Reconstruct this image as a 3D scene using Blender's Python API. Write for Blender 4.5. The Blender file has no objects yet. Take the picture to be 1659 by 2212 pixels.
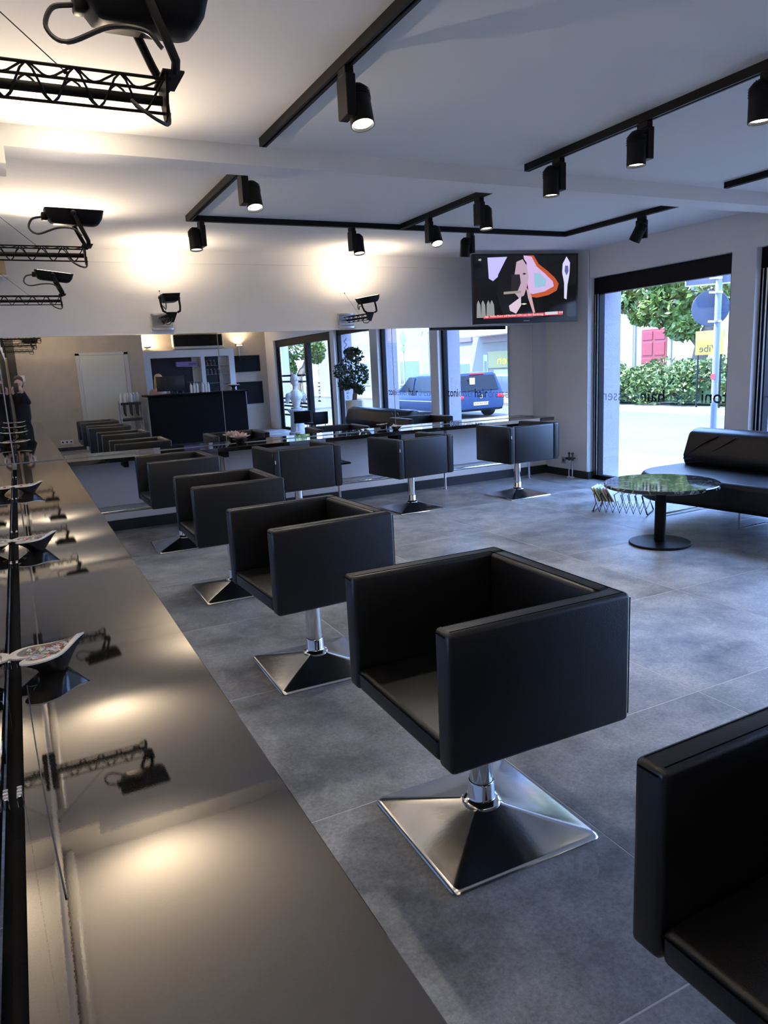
import bpy, bmesh, math, random
from mathutils import Vector, Matrix
R = math.radians
random.seed(7)
SC = bpy.context.scene
COL = SC.collection

# ---------------------------------------------------------------- camera, world, sun, exposure
cam_d = bpy.data.cameras.new('camera'); cam = bpy.data.objects.new('camera', cam_d); COL.objects.link(cam)
cam_d.sensor_fit = 'VERTICAL'; cam_d.sensor_height = 36.0; cam_d.sensor_width = 27.0
cam_d.lens = 1557.5 / 2212.0 * 36.0
cam_d.clip_start = 0.02; cam_d.clip_end = 300
yaw, pit, rol = .4577, .198, -.0499
f = Vector((math.sin(yaw)*math.cos(pit), math.cos(yaw)*math.cos(pit), -math.sin(pit)))
r0 = Vector((math.cos(yaw), -math.sin(yaw), 0)); u0 = r0.cross(f)
rv = r0*math.cos(rol)+u0*math.sin(rol); uv = -r0*math.sin(rol)+u0*math.cos(rol)
cam.matrix_world = Matrix(((rv.x, uv.x, -f.x, .0953), (rv.y, uv.y, -f.y, 0), (rv.z, uv.z, -f.z, 1.3926), (0, 0, 0, 1)))
SC.camera = cam

wd = bpy.data.worlds.new('sky'); SC.world = wd; wd.use_nodes = True
bg = wd.node_tree.nodes['Background']
bg.inputs[0].default_value = (.29, .48, 1.0, 1); bg.inputs[1].default_value = 5.0

sun_d = bpy.data.lights.new('sun', 'SUN'); sun_d.energy = 7.0; sun_d.angle = R(.6); sun_d.color = (1, .95, .86)
sun = bpy.data.objects.new('sun', sun_d); COL.objects.link(sun)
sun.rotation_euler = Vector((.45, -.32, -.83)).to_track_quat('-Z', 'Y').to_euler()

vs = SC.view_settings
SC.display_settings.display_device = 'sRGB'
vs.view_transform = 'Standard'; vs.look = 'None'; vs.gamma = 1.0; vs.use_curve_mapping = False
vs.exposure = 1.85
WARM = (1.0, .79, .56)
FLOOD_W = 13.5
SPOT_W = 11.0

# ---------------------------------------------------------------- materials
MATS = {}
def mat(name, col, rough=.5, metal=0., spec=.5, bump=0., bscale=40., var=0., vscale=6., emit=None, estr=0., coat=0., trans=0., ior=1.45, rand=0., stretch=None):
    if name in MATS: return MATS[name]
    m = bpy.data.materials.new(name); m.use_nodes = True; nt = m.node_tree
    b = nt.nodes['Principled BSDF']
    b.inputs['Base Color'].default_value = (*col, 1)
    b.inputs['Roughness'].default_value = rough; b.inputs['Metallic'].default_value = metal
    b.inputs['Specular IOR Level'].default_value = spec; b.inputs['IOR'].default_value = ior
    b.inputs['Coat Weight'].default_value = coat; b.inputs['Coat Roughness'].default_value = .08
    b.inputs['Transmission Weight'].default_value = trans
    if emit: b.inputs['Emission Color'].default_value = (*emit, 1); b.inputs['Emission Strength'].default_value = estr
    if bump or var:
        tc = nt.nodes.new('ShaderNodeTexCoord')
        src = tc.outputs['Object']
        if stretch:
            mp = nt.nodes.new('ShaderNodeMapping'); mp.inputs['Scale'].default_value = stretch
            nt.links.new(src, mp.inputs[0]); src = mp.outputs[0]
    if var:
        n = nt.nodes.new('ShaderNodeTexNoise'); n.inputs['Scale'].default_value = vscale; n.inputs['Detail'].default_value = 6
        nt.links.new(src, n.inputs['Vector'])
        mx = nt.nodes.new('ShaderNodeMix'); mx.data_type = 'RGBA'
        nt.links.new(n.outputs['Fac'], mx.inputs['Factor'])
        mx.inputs['A'].default_value = (*[max(0, c*(1-var)) for c in col], 1)
        mx.inputs['B'].default_value = (*[min(1, c*(1+var)) for c in col], 1)
        out = mx.outputs['Result']
        nt.links.new(out, b.inputs['Base Color'])
    if rand:
        oi = nt.nodes.new('ShaderNodeObjectInfo'); hs = nt.nodes.new('ShaderNodeHueSaturation')
        mr = nt.nodes.new('ShaderNodeMapRange'); mr.inputs['To Min'].default_value = 1-rand; mr.inputs['To Max'].default_value = 1+rand
        nt.links.new(oi.outputs['Random'], mr.inputs['Value']); nt.links.new(mr.outputs[0], hs.inputs['Value'])
        if var: nt.links.new(out, hs.inputs['Color'])
        else: hs.inputs['Color'].default_value = (*col, 1)
        nt.links.new(hs.outputs[0], b.inputs['Base Color'])
    if bump:
        n2 = nt.nodes.new('ShaderNodeTexNoise'); n2.inputs['Scale'].default_value = bscale; n2.inputs['Detail'].default_value = 4
        nt.links.new(src, n2.inputs['Vector'])
        bp = nt.nodes.new('ShaderNodeBump'); bp.inputs['Strength'].default_value = bump; bp.inputs['Distance'].default_value = .01
        nt.links.new(n2.outputs['Fac'], bp.inputs['Height']); nt.links.new(bp.outputs[0], b.inputs['Normal'])
    MATS[name] = m; return m

plaster = mat('plaster_white', (.76, .745, .72), .85, bump=.08, bscale=60, var=.03, vscale=3)
ceil_m = mat('plaster_ceiling', (.77, .76, .74), .9, bump=.06, bscale=50, var=.025, vscale=2)
stucco_in = mat('lime_plaster', (.44, .375, .30), .7, bump=.1, bscale=25, var=.16, vscale=4)
panel_m = mat('panel_white', (.62, .62, .63), .5, var=.03)
base_m = mat('baseboard_dark', (.025, .027, .03), .4)
black_frame = mat('frame_black', (.003, .0035, .005), .5, spec=.2)
black_metal = mat('metal_black', (.004, .004, .0045), .48, spec=.25, bump=.03, bscale=200)
leather = mat('leather_black', (.002, .002, .0024), .40, spec=.7, bump=.10, bscale=260)
leather_sofa = mat('leather_sofa', (.005, .006, .009), .38, spec=.45, bump=.12, bscale=120)
thread = mat('thread_dark', (.001, .001, .001), .9, spec=.1)
steel = mat('steel_polished', (.72, .72, .71), .16, 1., bump=.03, bscale=30, var=.08, vscale=14)
chrome = mat('chrome', (.82, .82, .82), .07, 1.)
alu = mat('aluminium_satin', (.55, .55, .55), .35, 1.)
white_pl = mat('plastic_white', (.7, .7, .68), .4)
grey_pl = mat('plastic_grey', (.33, .34, .36), .45)
dark_pl = mat('plastic_dark', (.02, .021, .025), .35)
tagw = mat('tag_white', (.75, .75, .75), .6)
mirror_m = mat('mirror_silver', (.90, .91, .90), .0, 1.)
edge_m = mat('mirror_edge', (.62, .70, .66), .12, .6)
cream = mat('ceramic_cream', (.72, .66, .52), .22, coat=.5, var=.12, vscale=9, stretch=(1, 1, .25))
bowl_dark = mat('bowl_dark_glaze', (.010, .009, .008), .25, coat=.4)
bowl_rim = mat('bowl_pale_rim', (.80, .72, .56), .35, var=.1, vscale=30)
bowl_in = mat('bowl_silver_inside', (.42, .38, .33), .3, .5, var=.15, vscale=30)
petal_w = mat('petal_white', (.82, .78, .70), .6)
petal_p = mat('petal_pink', (.80, .30, .28), .6)
petal_r = mat('petal_red', (.65, .05, .10), .55)
petal_y = mat('petal_yellow', (.62, .55, .22), .6)
lotus_m = mat('petal_lotus', (.85, .66, .60), .5, var=.15, vscale=20)
leafg = mat('leaf_dark_green', (.035, .075, .03), .4, rand=.2, var=.4, vscale=8)
leaf_t = mat('leaf_tree', (.075, .115, .016), .55, var=.5, vscale=1.3)
leaf_h = mat('leaf_hedge', (.085, .125, .03), .55, var=.5, vscale=1.8)
bark = mat('bark', (.10, .075, .05), .9, bump=.5, bscale=25, var=.3, vscale=10)
soil = mat('soil', (.03, .02, .015), .95)
marble_st = mat('statue_stone', (.60, .59, .56), .6, var=.06, vscale=14)
skin_m = mat('skin', (.60, .38, .29), .55)
hair_b = mat('hair_blonde', (.55, .38, .18), .55, bump=.6, bscale=80, stretch=(1, 1, .2))
hair_d = mat('hair_brown', (.06, .035, .02), .5, bump=.6, bscale=80)
cloth_k = mat('cloth_black', (.008, .008, .009), .85, bump=.1, bscale=150)
cloth_r = mat('cloth_rose', (.45, .30, .26), .85)
paper_m = mat('paper', (.75, .74, .70), .7)
card_m = mat('cardboard', (.42, .33, .20), .85, var=.1, vscale=12)
lamp_glow = mat('lamp_glass', (1, 1, 1), .3, emit=(1, .95, .86), estr=4.0)
flood_glow = mat('flood_glass', (1, 1, 1), .3, emit=(1, .86, .68), estr=4.0)
glue_black = mat('letter_black', (.006, .006, .008), .5)
letter_pale = mat('letter_frosted', (.10, .11, .16), .6); letter_pale.node_tree.nodes['Principled BSDF'].inputs['Alpha'].default_value = .45

def floor_material():
    m = bpy.data.materials.new('tile_concrete_grey'); m.use_nodes = True; nt = m.node_tree; b = nt.nodes['Principled BSDF']
    L = nt.links.new; N = nt.nodes.new
    tc = N('ShaderNodeTexCoord'); oi = N('ShaderNodeObjectInfo')
    ad = N('ShaderNodeVectorMath'); ad.operation = 'ADD'; sc = N('ShaderNodeVectorMath'); sc.operation = 'SCALE'; sc.inputs['Scale'].default_value = 37
    cx = N('ShaderNodeCombineXYZ'); L(oi.outputs['Random'], cx.inputs[0]); L(oi.outputs['Random'], cx.inputs[1]); L(cx.outputs[0], sc.inputs[0])
    L(tc.outputs['Object'], ad.inputs[0]); L(sc.outputs[0], ad.inputs[1])
    n1 = N('ShaderNodeTexNoise'); n1.inputs['Scale'].default_value = 2.6; n1.inputs['Detail'].default_value = 9; n1.inputs['Roughness'].default_value = .66
    n2 = N('ShaderNodeTexNoise'); n2.inputs['Scale'].default_value = 70; n2.inputs['Detail'].default_value = 8; n2.inputs['Roughness'].default_value = .85
    n3 = N('ShaderNodeTexNoise'); n3.inputs['Scale'].default_value = 7; n3.inputs['Detail'].default_value = 9; n3.inputs['Roughness'].default_value = .72; n3.inputs['Distortion'].default_value = .9
    for n in (n1, n2, n3): L(ad.outputs[0], n.inputs['Vector'])
    r1 = N('ShaderNodeValToRGB'); r1.color_ramp.elements[0].position = .28; r1.color_ramp.elements[1].position = .74
    r1.color_ramp.elements[0].color = (.055, .059, .060, 1); r1.color_ramp.elements[1].color = (.40, .41, .41, 1)
    L(n1.outputs['Fac'], r1.inputs[0])
    mx = N('ShaderNodeMix'); mx.data_type = 'RGBA'; mx.blend_type = 'OVERLAY'; mx.inputs['Factor'].default_value = .42
    mg_ = N('ShaderNodeMapRange'); mg_.inputs['From Min'].default_value = .33; mg_.inputs['From Max'].default_value = .67; L(n2.outputs['Fac'], mg_.inputs['Value'])
    L(r1.outputs[0], mx.inputs['A']); L(mg_.outputs[0], mx.inputs['B'])
    r3 = N('ShaderNodeValToRGB'); r3.color_ramp.elements[0].position = .54; r3.color_ramp.elements[1].position = .78
    L(n3.outputs['Fac'], r3.inputs[0])
    mx2 = N('ShaderNodeMix'); mx2.data_type = 'RGBA'; mx2.inputs['B'].default_value = (.50, .51, .51, 1)
    ml = N('ShaderNodeMath'); ml.operation = 'MULTIPLY'; ml.inputs[1].default_value = .55; L(r3.outputs[0], ml.inputs[0])
    L(ml.outputs[0], mx2.inputs['Factor']); L(mx.outputs['Result'], mx2.inputs['A'])
    hs = N('ShaderNodeHueSaturation'); mr = N('ShaderNodeMapRange'); mr.inputs['To Min'].default_value = .88; mr.inputs['To Max'].default_value = 1.12
    L(oi.outputs['Random'], mr.inputs['Value']); L(mr.outputs[0], hs.inputs['Value']); L(mx2.outputs['Result'], hs.inputs['Color'])
    L(hs.outputs[0], b.inputs['Base Color'])
    mr2 = N('ShaderNodeMapRange'); mr2.inputs['To Min'].default_value = .34; mr2.inputs['To Max'].default_value = .5
    L(n1.outputs['Fac'], mr2.inputs['Value']); L(mr2.outputs[0], b.inputs['Roughness'])
    bp = N('ShaderNodeBump'); bp.inputs['Strength'].default_value = .12; bp.inputs['Distance'].default_value = .004
    L(n2.outputs['Fac'], bp.inputs['Height']); L(bp.outputs[0], b.inputs['Normal'])
    return m
tile_m = floor_material()
grout = mat('grout_grey', (.52, .52, .52), .9)

def granite():
    m = bpy.data.materials.new('granite_polished'); m.use_nodes = True; nt = m.node_tree; b = nt.nodes['Principled BSDF']
    tc = nt.nodes.new('ShaderNodeTexCoord'); v = nt.nodes.new('ShaderNodeTexNoise'); v.inputs['Scale'].default_value = 380; v.inputs['Detail'].default_value = 3
    nt.links.new(tc.outputs['Object'], v.inputs['Vector'])
    rp = nt.nodes.new('ShaderNodeValToRGB'); rp.color_ramp.elements[0].position = .45; rp.color_ramp.elements[1].position = .75
    rp.color_ramp.elements[0].color = (.006, .006, .006, 1); rp.color_ramp.elements[1].color = (.045, .040, .034, 1)
    nt.links.new(v.outputs['Fac'], rp.inputs[0]); nt.links.new(rp.outputs[0], b.inputs['Base Color'])
    b.inputs['Roughness'].default_value = .012; b.inputs['IOR'].default_value = 2.7; b.inputs['Specular IOR Level'].default_value = .5
    b.inputs['Specular Tint'].default_value = (1, .96, .9, 1)
    bp = nt.nodes.new('ShaderNodeBump'); bp.inputs['Strength'].default_value = .012; bp.inputs['Distance'].default_value = .0006
    nt.links.new(v.outputs['Fac'], bp.inputs['Height']); nt.links.new(bp.outputs[0], b.inputs['Normal'])
    return m
granite_m = granite()

def glass_mat():
    m = bpy.data.materials.new('window_glass'); m.use_nodes = True; nt = m.node_tree
    for n in list(nt.nodes): nt.nodes.remove(n)
    o = nt.nodes.new('ShaderNodeOutputMaterial'); mx = nt.nodes.new('ShaderNodeMixShader')
    tr = nt.nodes.new('ShaderNodeBsdfTransparent'); gl = nt.nodes.new('ShaderNodeBsdfGlossy'); lw = nt.nodes.new('ShaderNodeLayerWeight'); lw.inputs[0].default_value = .5
    pw = nt.nodes.new('ShaderNodeMath'); pw.operation = 'POWER'; pw.inputs[1].default_value = 5.; nt.links.new(lw.outputs['Facing'], pw.inputs[0])
    fr = nt.nodes.new('ShaderNodeMath'); fr.operation = 'MULTIPLY_ADD'; fr.inputs[1].default_value = .9; fr.inputs[2].default_value = .035; nt.links.new(pw.outputs[0], fr.inputs[0])
    tr.inputs[0].default_value = (.93, .96, .97, 1); gl.inputs['Roughness'].default_value = 0
    nt.links.new(fr.outputs[0], mx.inputs[0]); nt.links.new(tr.outputs[0], mx.inputs[1]); nt.links.new(gl.outputs[0], mx.inputs[2]); nt.links.new(mx.outputs[0], o.inputs[0])
    return m
glass_m = glass_mat()

def marble_top():
    m = bpy.data.materials.new('marble_dark_green'); m.use_nodes = True; nt = m.node_tree; b = nt.nodes['Principled BSDF']
    tc = nt.nodes.new('ShaderNodeTexCoord'); n = nt.nodes.new('ShaderNodeTexNoise'); n.inputs['Scale'].default_value = 7; n.inputs['Detail'].default_value = 8; n.inputs['Distortion'].default_value = 2.2
    nt.links.new(tc.outputs['Object'], n.inputs['Vector'])
    rp = nt.nodes.new('ShaderNodeValToRGB'); e = rp.color_ramp.elements
    e[0].position = .40; e[0].color = (.012, .016, .016, 1); e[1].position = .56; e[1].color = (.03, .036, .036, 1)
    k = e.new(.59); k.color = (.36, .38, .37, 1); k = e.new(.63); k.color = (.03, .035, .035, 1)
    nt.links.new(n.outputs['Fac'], rp.inputs[0]); nt.links.new(rp.outputs[0], b.inputs['Base Color'])
    b.inputs['Roughness'].default_value = .06; b.inputs['IOR'].default_value = 1.9
    return m
marble_m = marble_top()

# ---------------------------------------------------------------- geometry helpers
class MB:
    def __init__(s): s.bm = bmesh.new()
    def box(s, x0, x1, y0, y1, z0, z1, bev=0., seg=2, M=None):
        t = bmesh.new(); bmesh.ops.create_cube(t, size=1.)
        for v in t.verts: v.co = Vector((x0+(v.co.x+.5)*(x1-x0), y0+(v.co.y+.5)*(y1-y0), z0+(v.co.z+.5)*(z1-z0)))
        if bev: bmesh.ops.bevel(t, geom=t.edges[:], offset=bev, segments=seg, profile=.5, affect='EDGES')
        return s._add(t, M)
    def _add(s, t, M=None):
        if M is not None: t.transform(M)
        me = bpy.data.meshes.new('t'); t.to_mesh(me); t.free(); s.bm.from_mesh(me); bpy.data.meshes.remove(me); return s
    def cyl(s, p0, p1, r0, r1=None, n=20, caps=True):
        p0 = Vector(p0); p1 = Vector(p1); r1 = r0 if r1 is None else r1
        t = bmesh.new(); d = p1-p0
        bmesh.ops.create_cone(t, cap_ends=caps, segments=n, radius1=r0, radius2=max(r1, 1e-5), depth=d.length)
        M = Matrix.Translation((p0+p1)/2) @ d.to_track_quat('Z', 'Y').to_matrix().to_4x4()
        return s._add(t, M)
    def sph(s, c, r, n=14, m=8):
        t = bmesh.new(); bmesh.ops.create_uvsphere(t, u_segments=n, v_segments=m, radius=1.)
        r = (r, r, r) if isinstance(r, (int, float)) else r
        return s._add(t, Matrix.Translation(Vector(c)) @ Matrix.Diagonal((*r, 1)))
    def tube(s, pts, r, n=8, closed=False):
        pts = [Vector(p) for p in pts]; k = len(pts); rings = []
        nor = None
        for i, p in enumerate(pts):
            a = pts[(i-1) % k] if (closed or i > 0) else p; b = pts[(i+1) % k] if (closed or i < k-1) else p
            t = (b-a).normalized()
            if nor is None:
                nor = t.orthogonal().normalized()
            else:
                nor = (nor - t*nor.dot(t)); nor = nor.normalized() if nor.length > 1e-6 else t.orthogonal().normalized()
            bi = t.cross(nor)
            rr = r[i] if isinstance(r, (list, tuple)) else r
            rings.append([s.bm.verts.new(p+nor*math.cos(2*math.pi*j/n)*rr+bi*math.sin(2*math.pi*j/n)*rr) for j in range(n)])
        for i in range(k if closed else k-1):
            A = rings[i]; B = rings[(i+1) % k]
            for j in range(n):
                try: s.bm.faces.new((A[j], A[(j+1) % n], B[(j+1) % n], B[j]))
                except ValueError: pass
        if not closed:
            s.bm.faces.new(rings[0][::-1]); s.bm.faces.new(rings[-1])
        return s
    def lathe(s, prof, c=(0, 0, 0), n=32, M=None):
        c = Vector(c); rings = []
        for r, z in prof:
            rings.append([s.bm.verts.new(c+Vector((r*math.cos(2*math.pi*j/n), r*math.sin(2*math.pi*j/n), z))) for j in range(n)] if r > 1e-6 else [s.bm.verts.new(c+Vector((0, 0, z)))])
        for A, B in zip(rings, rings[1:]):
            for j in range(n):
                q = [A[j % len(A)], A[(j+1) % len(A)], B[(j+1) % len(B)], B[j % len(B)]]
                u = []
                for v in q:
                    if v not in u: u.append(v)
                if len(u) > 2:
                    try: s.bm.faces.new(u)
                    except ValueError: pass
        return s
    def prism(s, poly, ax, a, b):
        def P(p, t): return Vector((t, p[0], p[1])) if ax == 'x' else Vector((p[0], t, p[1])) if ax == 'y' else Vector((p[0], p[1], t))
        A = [s.bm.verts.new(P(p, a)) for p in poly]; B = [s.bm.verts.new(P(p, b)) for p in poly]; k = len(poly)
        s.bm.faces.new(A); s.bm.faces.new(B[::-1])
        for i in range(k): s.bm.faces.new((A[i], B[i], B[(i+1) % k], A[(i+1) % k]))
        return s
    def quad(s, *p): s.bm.faces.new([s.bm.verts.new(Vector(q)) for q in p]); return s
    def xf(s, M): s.bm.transform(M); return s
    def build(s, name, m, parent=None, smooth=True, loc=None):
        bmesh.ops.recalc_face_normals(s.bm, faces=s.bm.faces[:])
        me = bpy.data.meshes.new(name); s.bm.to_mesh(me); s.bm.free()
        return obj(name, me, m, parent, smooth, loc)
def obj(name, me, m, parent=None, smooth=True, loc=None):
    if smooth and len(me.polygons):
        me.polygons.foreach_set('use_smooth', [True]*len(me.polygons)); me.set_sharp_from_angle(angle=R(38))
    if m is not None:
        for q in (m if isinstance(m, list) else [m]): me.materials.append(q)
    o = bpy.data.objects.new(name, me); COL.objects.link(o)
    if parent: o.parent = parent
    if loc is not None: o.location = loc
    return o
def tag(o, label=None, cat=None, group=None, kind=None):
    if label: o['label'] = label
    if cat: o['category'] = cat
    if group: o['group'] = group
    if kind: o['kind'] = kind
    return o
def thing(name, loc, label, cat, group=None, rz=0.):
    o = bpy.data.objects.new(name, None); o.empty_display_size = .1; COL.objects.link(o); o.location = loc; o.rotation_euler = (0, 0, rz)
    return tag(o, label, cat, group)
def struct(o): o['kind'] = 'structure'; return o
def sroot(name, loc=(0, 0, 0)):
    o = bpy.data.objects.new(name, None); COL.objects.link(o); o.location = loc; o['kind'] = 'structure'; return o
def copy_tree(o, parent=None):
    c = o.copy(); COL.objects.link(c); c.parent = parent
    if parent: c.matrix_parent_inverse = o.matrix_parent_inverse.copy()
    for ch in list(o.children): copy_tree(ch, c)
    return c
def bez(pts, n=10):
    # Catmull-Rom through pts
    P = [Vector(p) for p in pts]; P = [P[0]*2-P[1]]+P+[P[-1]*2-P[-2]]; out = []
    for i in range(1, len(P)-2):
        for k in range(n):
            t = k/n; a, b, c, d = P[i-1:i+3]
            out.append(.5*((2*b)+(c-a)*t+(2*a-5*b+4*c-d)*t*t+(3*b-a-3*c+d)*t**3))
    out.append(P[-2]); return out
def text_mesh(s, size, depth=.001, bold=0.):
    cu = bpy.data.curves.new('txt', 'FONT'); cu.body = s; cu.size = size; cu.extrude = depth; cu.offset = bold; cu.resolution_u = 3
    o = bpy.data.objects.new('txt', cu); COL.objects.link(o)
    dg = bpy.context.evaluated_depsgraph_get(); me = bpy.data.meshes.new_from_object(o.evaluated_get(dg))
    COL.objects.unlink(o); bpy.data.objects.remove(o); bpy.data.curves.remove(cu); me.materials.clear(); return me
def text_obj(name, s, size, m, parent, M, width=None, depth=.001, bold=0.):
    me = text_mesh(s, size, depth, bold)
    xs = [v.co.x for v in me.vertices]
    if width and xs:
        k = width/(max(xs)-min(xs)); x0 = min(xs)
        for v in me.vertices: v.co.x = (v.co.x-x0)*k
    me.transform(M)
    return obj(name, me, m, parent, False)
def frame_xyz(o, x, y):       # matrix whose local X,Y axes are x,y at origin o
    x = Vector(x).normalized(); y = Vector(y).normalized(); z = x.cross(y); o = Vector(o)
    return Matrix(((x.x, y.x, z.x, o.x), (x.y, y.y, z.y, o.y), (x.z, y.z, z.z, o.z), (0, 0, 0, 1)))
def organic(name, prims, voxel, m, parent=None, smooth=6):
    b = MB()
    for p in prims:
        if p[0] == 's': b.sph(p[1], p[2], 16, 10)
        else:
            b.cyl(p[1], p[2], p[3], p[4], 14); b.sph(p[1], p[3], 14, 8); b.sph(p[2], p[4], 14, 8)
    me = bpy.data.meshes.new('o'); b.bm.to_mesh(me); b.bm.free()
    o = bpy.data.objects.new('o', me); COL.objects.link(o)
    rm = o.modifiers.new('r', 'REMESH'); rm.mode = 'VOXEL'; rm.voxel_size = voxel
    sm = o.modifiers.new('s', 'SMOOTH'); sm.iterations = smooth; sm.factor = .5
    dg = bpy.context.evaluated_depsgraph_get(); me2 = bpy.data.meshes.new_from_object(o.evaluated_get(dg))
    COL.objects.unlink(o); bpy.data.objects.remove(o)
    ob = obj(name, me2, m, parent, True); return ob
def leaves(name, m, parent, centers, n, size, spread, flat=.5, seed=1, loc=None):
    rnd = random.Random(seed); vs_, fs = [], []
    for i in range(n):
        c, rad = centers[rnd.randrange(len(centers))]
        while True:
            d = Vector((rnd.uniform(-1, 1), rnd.uniform(-1, 1), rnd.uniform(-1, 1)))
            if .25 < d.length < 1: break
        d = d.normalized()*(d.length**.4)
        p = Vector(c)+Vector((d.x*rad[0], d.y*rad[1], d.z*rad[2]))
        a = Vector((rnd.gauss(0, 1), rnd.gauss(0, 1), rnd.gauss(0, flat))).normalized(); b2 = a.cross(Vector((rnd.gauss(0, 1), rnd.gauss(0, 1), rnd.gauss(0, 1)))).normalized()
        s = size*rnd.uniform(.6, 1.3); k = len(vs_)
        vs_ += [p-a*s, p+b2*s*.42, p+a*s, p-b2*s*.42]; fs.append((k, k+1, k+2, k+3))
    me = bpy.data.meshes.new(name); me.from_pydata([tuple(v) for v in vs_], [], fs)
    o = obj(name, me, m, parent, False, loc); o['kind'] = 'stuff'; return o

H = 2.546; D = 7.1164; WX = 5.985; HC = .719
# ================================================================ THE SHELL
fl = struct(MB().box(-.2, 6.3, -4.2, 7.35, -.12, -.0008).build('floor', grout, smooth=False))
gx = [-.008]+[.487+.995*k for k in range(0, 6)]+[5.96]
gy = [-3.9]+[.955+.993*k for k in range(-4, 7)]+[7.12]
tile_cache = {}
for i in range(len(gx)-1):
    for j in range(len(gy)-1):
        w = gx[i+1]-gx[i]-.004; h = gy[j+1]-gy[j]-.004
        if w < .02 or h < .02: continue
        key = (round(w, 3), round(h, 3))
        if key not in tile_cache:
            b = MB().box(-w/2, w/2, -h/2, h/2, -.008, 0, .0012, 1)
            me = bpy.data.meshes.new('tile'); b.bm.to_mesh(me); b.bm.free(); me.materials.append(tile_m); tile_cache[key] = me
        o = bpy.data.objects.new('tile', tile_cache[key]); COL.objects.link(o); o.parent = fl
        o.location = ((gx[i]+gx[i+1])/2, (gy[j]+gy[j+1])/2, 0)
struct(MB().box(-.2, 6.3, -4.2, 7.35, H, H+.2).build('ceiling', ceil_m, smooth=False))
tr = struct(MB().box(-.01, 6.2, 3.87, 4.07, 2.45, H).build('trim_1', ceil_m, smooth=False))
tag(tr, 'white plastered beam crossing the ceiling')
struct(MB().box(-.01, .19, 3.85, 4.09, 2.372, 2.452).build('trim_2', plaster, smooth=False))
struct(MB().box(-.2, -.008, -4.2, 7.35, -.1, H).build('wall_left', plaster, smooth=False))
struct(MB().box(-.01, 6.2, D+.008, 7.35, -.1, H).build('wall_far', plaster, smooth=False))
struct(MB().box(-.008, 5.9, D-.008, D+.01, 2.433, H).build('trim_3', plaster, smooth=False))
# side wall (window wall): solid pieces around the openings
OPEN = [(4.57, 6.37, 2.24), (2.5, 4.33, 2.24), (.55, 2.2, 2.24), (-3.25, .35, 2.16)]
wr = MB()
ys = [-4.2]+sorted([v for o in OPEN for v in o[:2]])+[7.35]
for a, b_ in zip(ys[::2], ys[1::2]): wr.box(5.9, 6.27, a, b_, -.1, H)
for a, b_, zt in OPEN: wr.box(5.9, 6.27, a, b_, zt, H); wr.box(5.9, 6.27, a, b_, -.1, -.004)
struct(wr.build('wall_right', plaster, smooth=False))
ext = mat('stucco_lilac', (.30, .28, .32), .9, bump=.5, bscale=90, var=.08, vscale=20)
rv_b = MB()
for a, b_, zt in OPEN[:3]:       # outdoor reveals in rough stucco
    rv_b.box(6.045, 6.285, b_-.085, b_+.02, -.05, zt); rv_b.box(6.045, 6.285, a-.02, a+.02, -.05, zt)
for a, b_ in zip(ys[::2], ys[1::2]): rv_b.box(6.27, 6.285, a, b_, -.5, H+.6)
tag(struct(rv_b.build('wall_outer', ext, smooth=False)), 'rough lilac grey stucco of the outer window reveals')
struct(MB().box(-.2, 2.6, -2.2, -2.0, -.1, H).build('wall_back', stucco_in, smooth=False))
struct(MB().box(2.42, 2.6, -4.2, -2.2, -.1, H).build('wall_niche', stucco_in, smooth=False))
struct(MB().box(2.5, 6.2, -4.2, -3.9, -.1, H).build('wall_reception', stucco_in, smooth=False))
# baseboards
struct(MB().box(.0, 5.9, D-.012, D+.01, 0, .1).build('baseboard_far', base_m, smooth=False))
struct(MB().box(5.886, 5.902, 6.37, D, 0, .085).box(5.886, 5.985, 6.355, 6.372, 0, .085).build('baseboard_right', base_m, smooth=False))
struct(MB().box(.0, 2.6, -2.0, -1.988, .02, .09).build('baseboard_back', base_m, smooth=False))
struct(MB().cyl((5.885, 6.375, 0.09), (5.885, 6.375, H-.01), .011, n=10).build('trim_4', white_pl))

# windows
def window(n, a, b_, zt, head, mull=()):
    rt = sroot('window_%d' % n, (WX, (a+b_)/2, 0)); c = (a+b_)/2; a -= c; b_ -= c
    fr = MB().box(-.02, .06, a, b_, zt-head, zt, .004, 1).box(-.02, .06, a, a+.06, 0, zt-head, .004, 1).box(-.02, .06, b_-.085, b_, 0, zt-head, .004, 1).box(-.02, .06, a, b_, 0, .05, .004, 1)
    for y in mull: fr.box(-.02, .06, y-c-.04, y-c+.04, 0.05, zt-head, .004, 1)
    fr.build('window_frame', black_frame, rt)
    MB().box(-.026, -.018, b_-.075, b_-.062, .05, zt-head).box(-.026, -.018, b_-.035, b_-.025, .05, zt-head).build('seal_strip', alu, rt)
    MB().box(.014, .020, a+.055, b_-.08, .045, zt-head+.005).build('pane', glass_m, rt, False)
    return rt, c
def shop_lettering(rt, c, y0, z, flip=1):
    # reads correctly from the street: runs towards +y
    def put(s, ya, yb, m, bold=0.):
        text_obj('lettering', s, .175, m, rt, frame_xyz((.028, ya-c, z), (0, 1, 0), (0, 0, 1)), width=yb-ya, depth=.0006, bold=bold)
    put('toni', y0+.06, y0+.36, glue_black, .002); put('esser', y0+.38, y0+.78, letter_pale, -.001)
    put('hair', y0+.81, y0+1.13, glue_black, .002); put('dresser', y0+1.15, y0+1.69, letter_pale, -.001)
w1, c1 = window(1, 4.57, 6.37, 2.24, .175); shop_lettering(w1, c1, 4.575, .905)
w2, c2 = window(2, 2.5, 4.33, 2.24, .175); shop_lettering(w2, c2, 2.58, .905)
w3, c3 = window(3, .55, 2.2, 2.24, .175)
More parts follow.
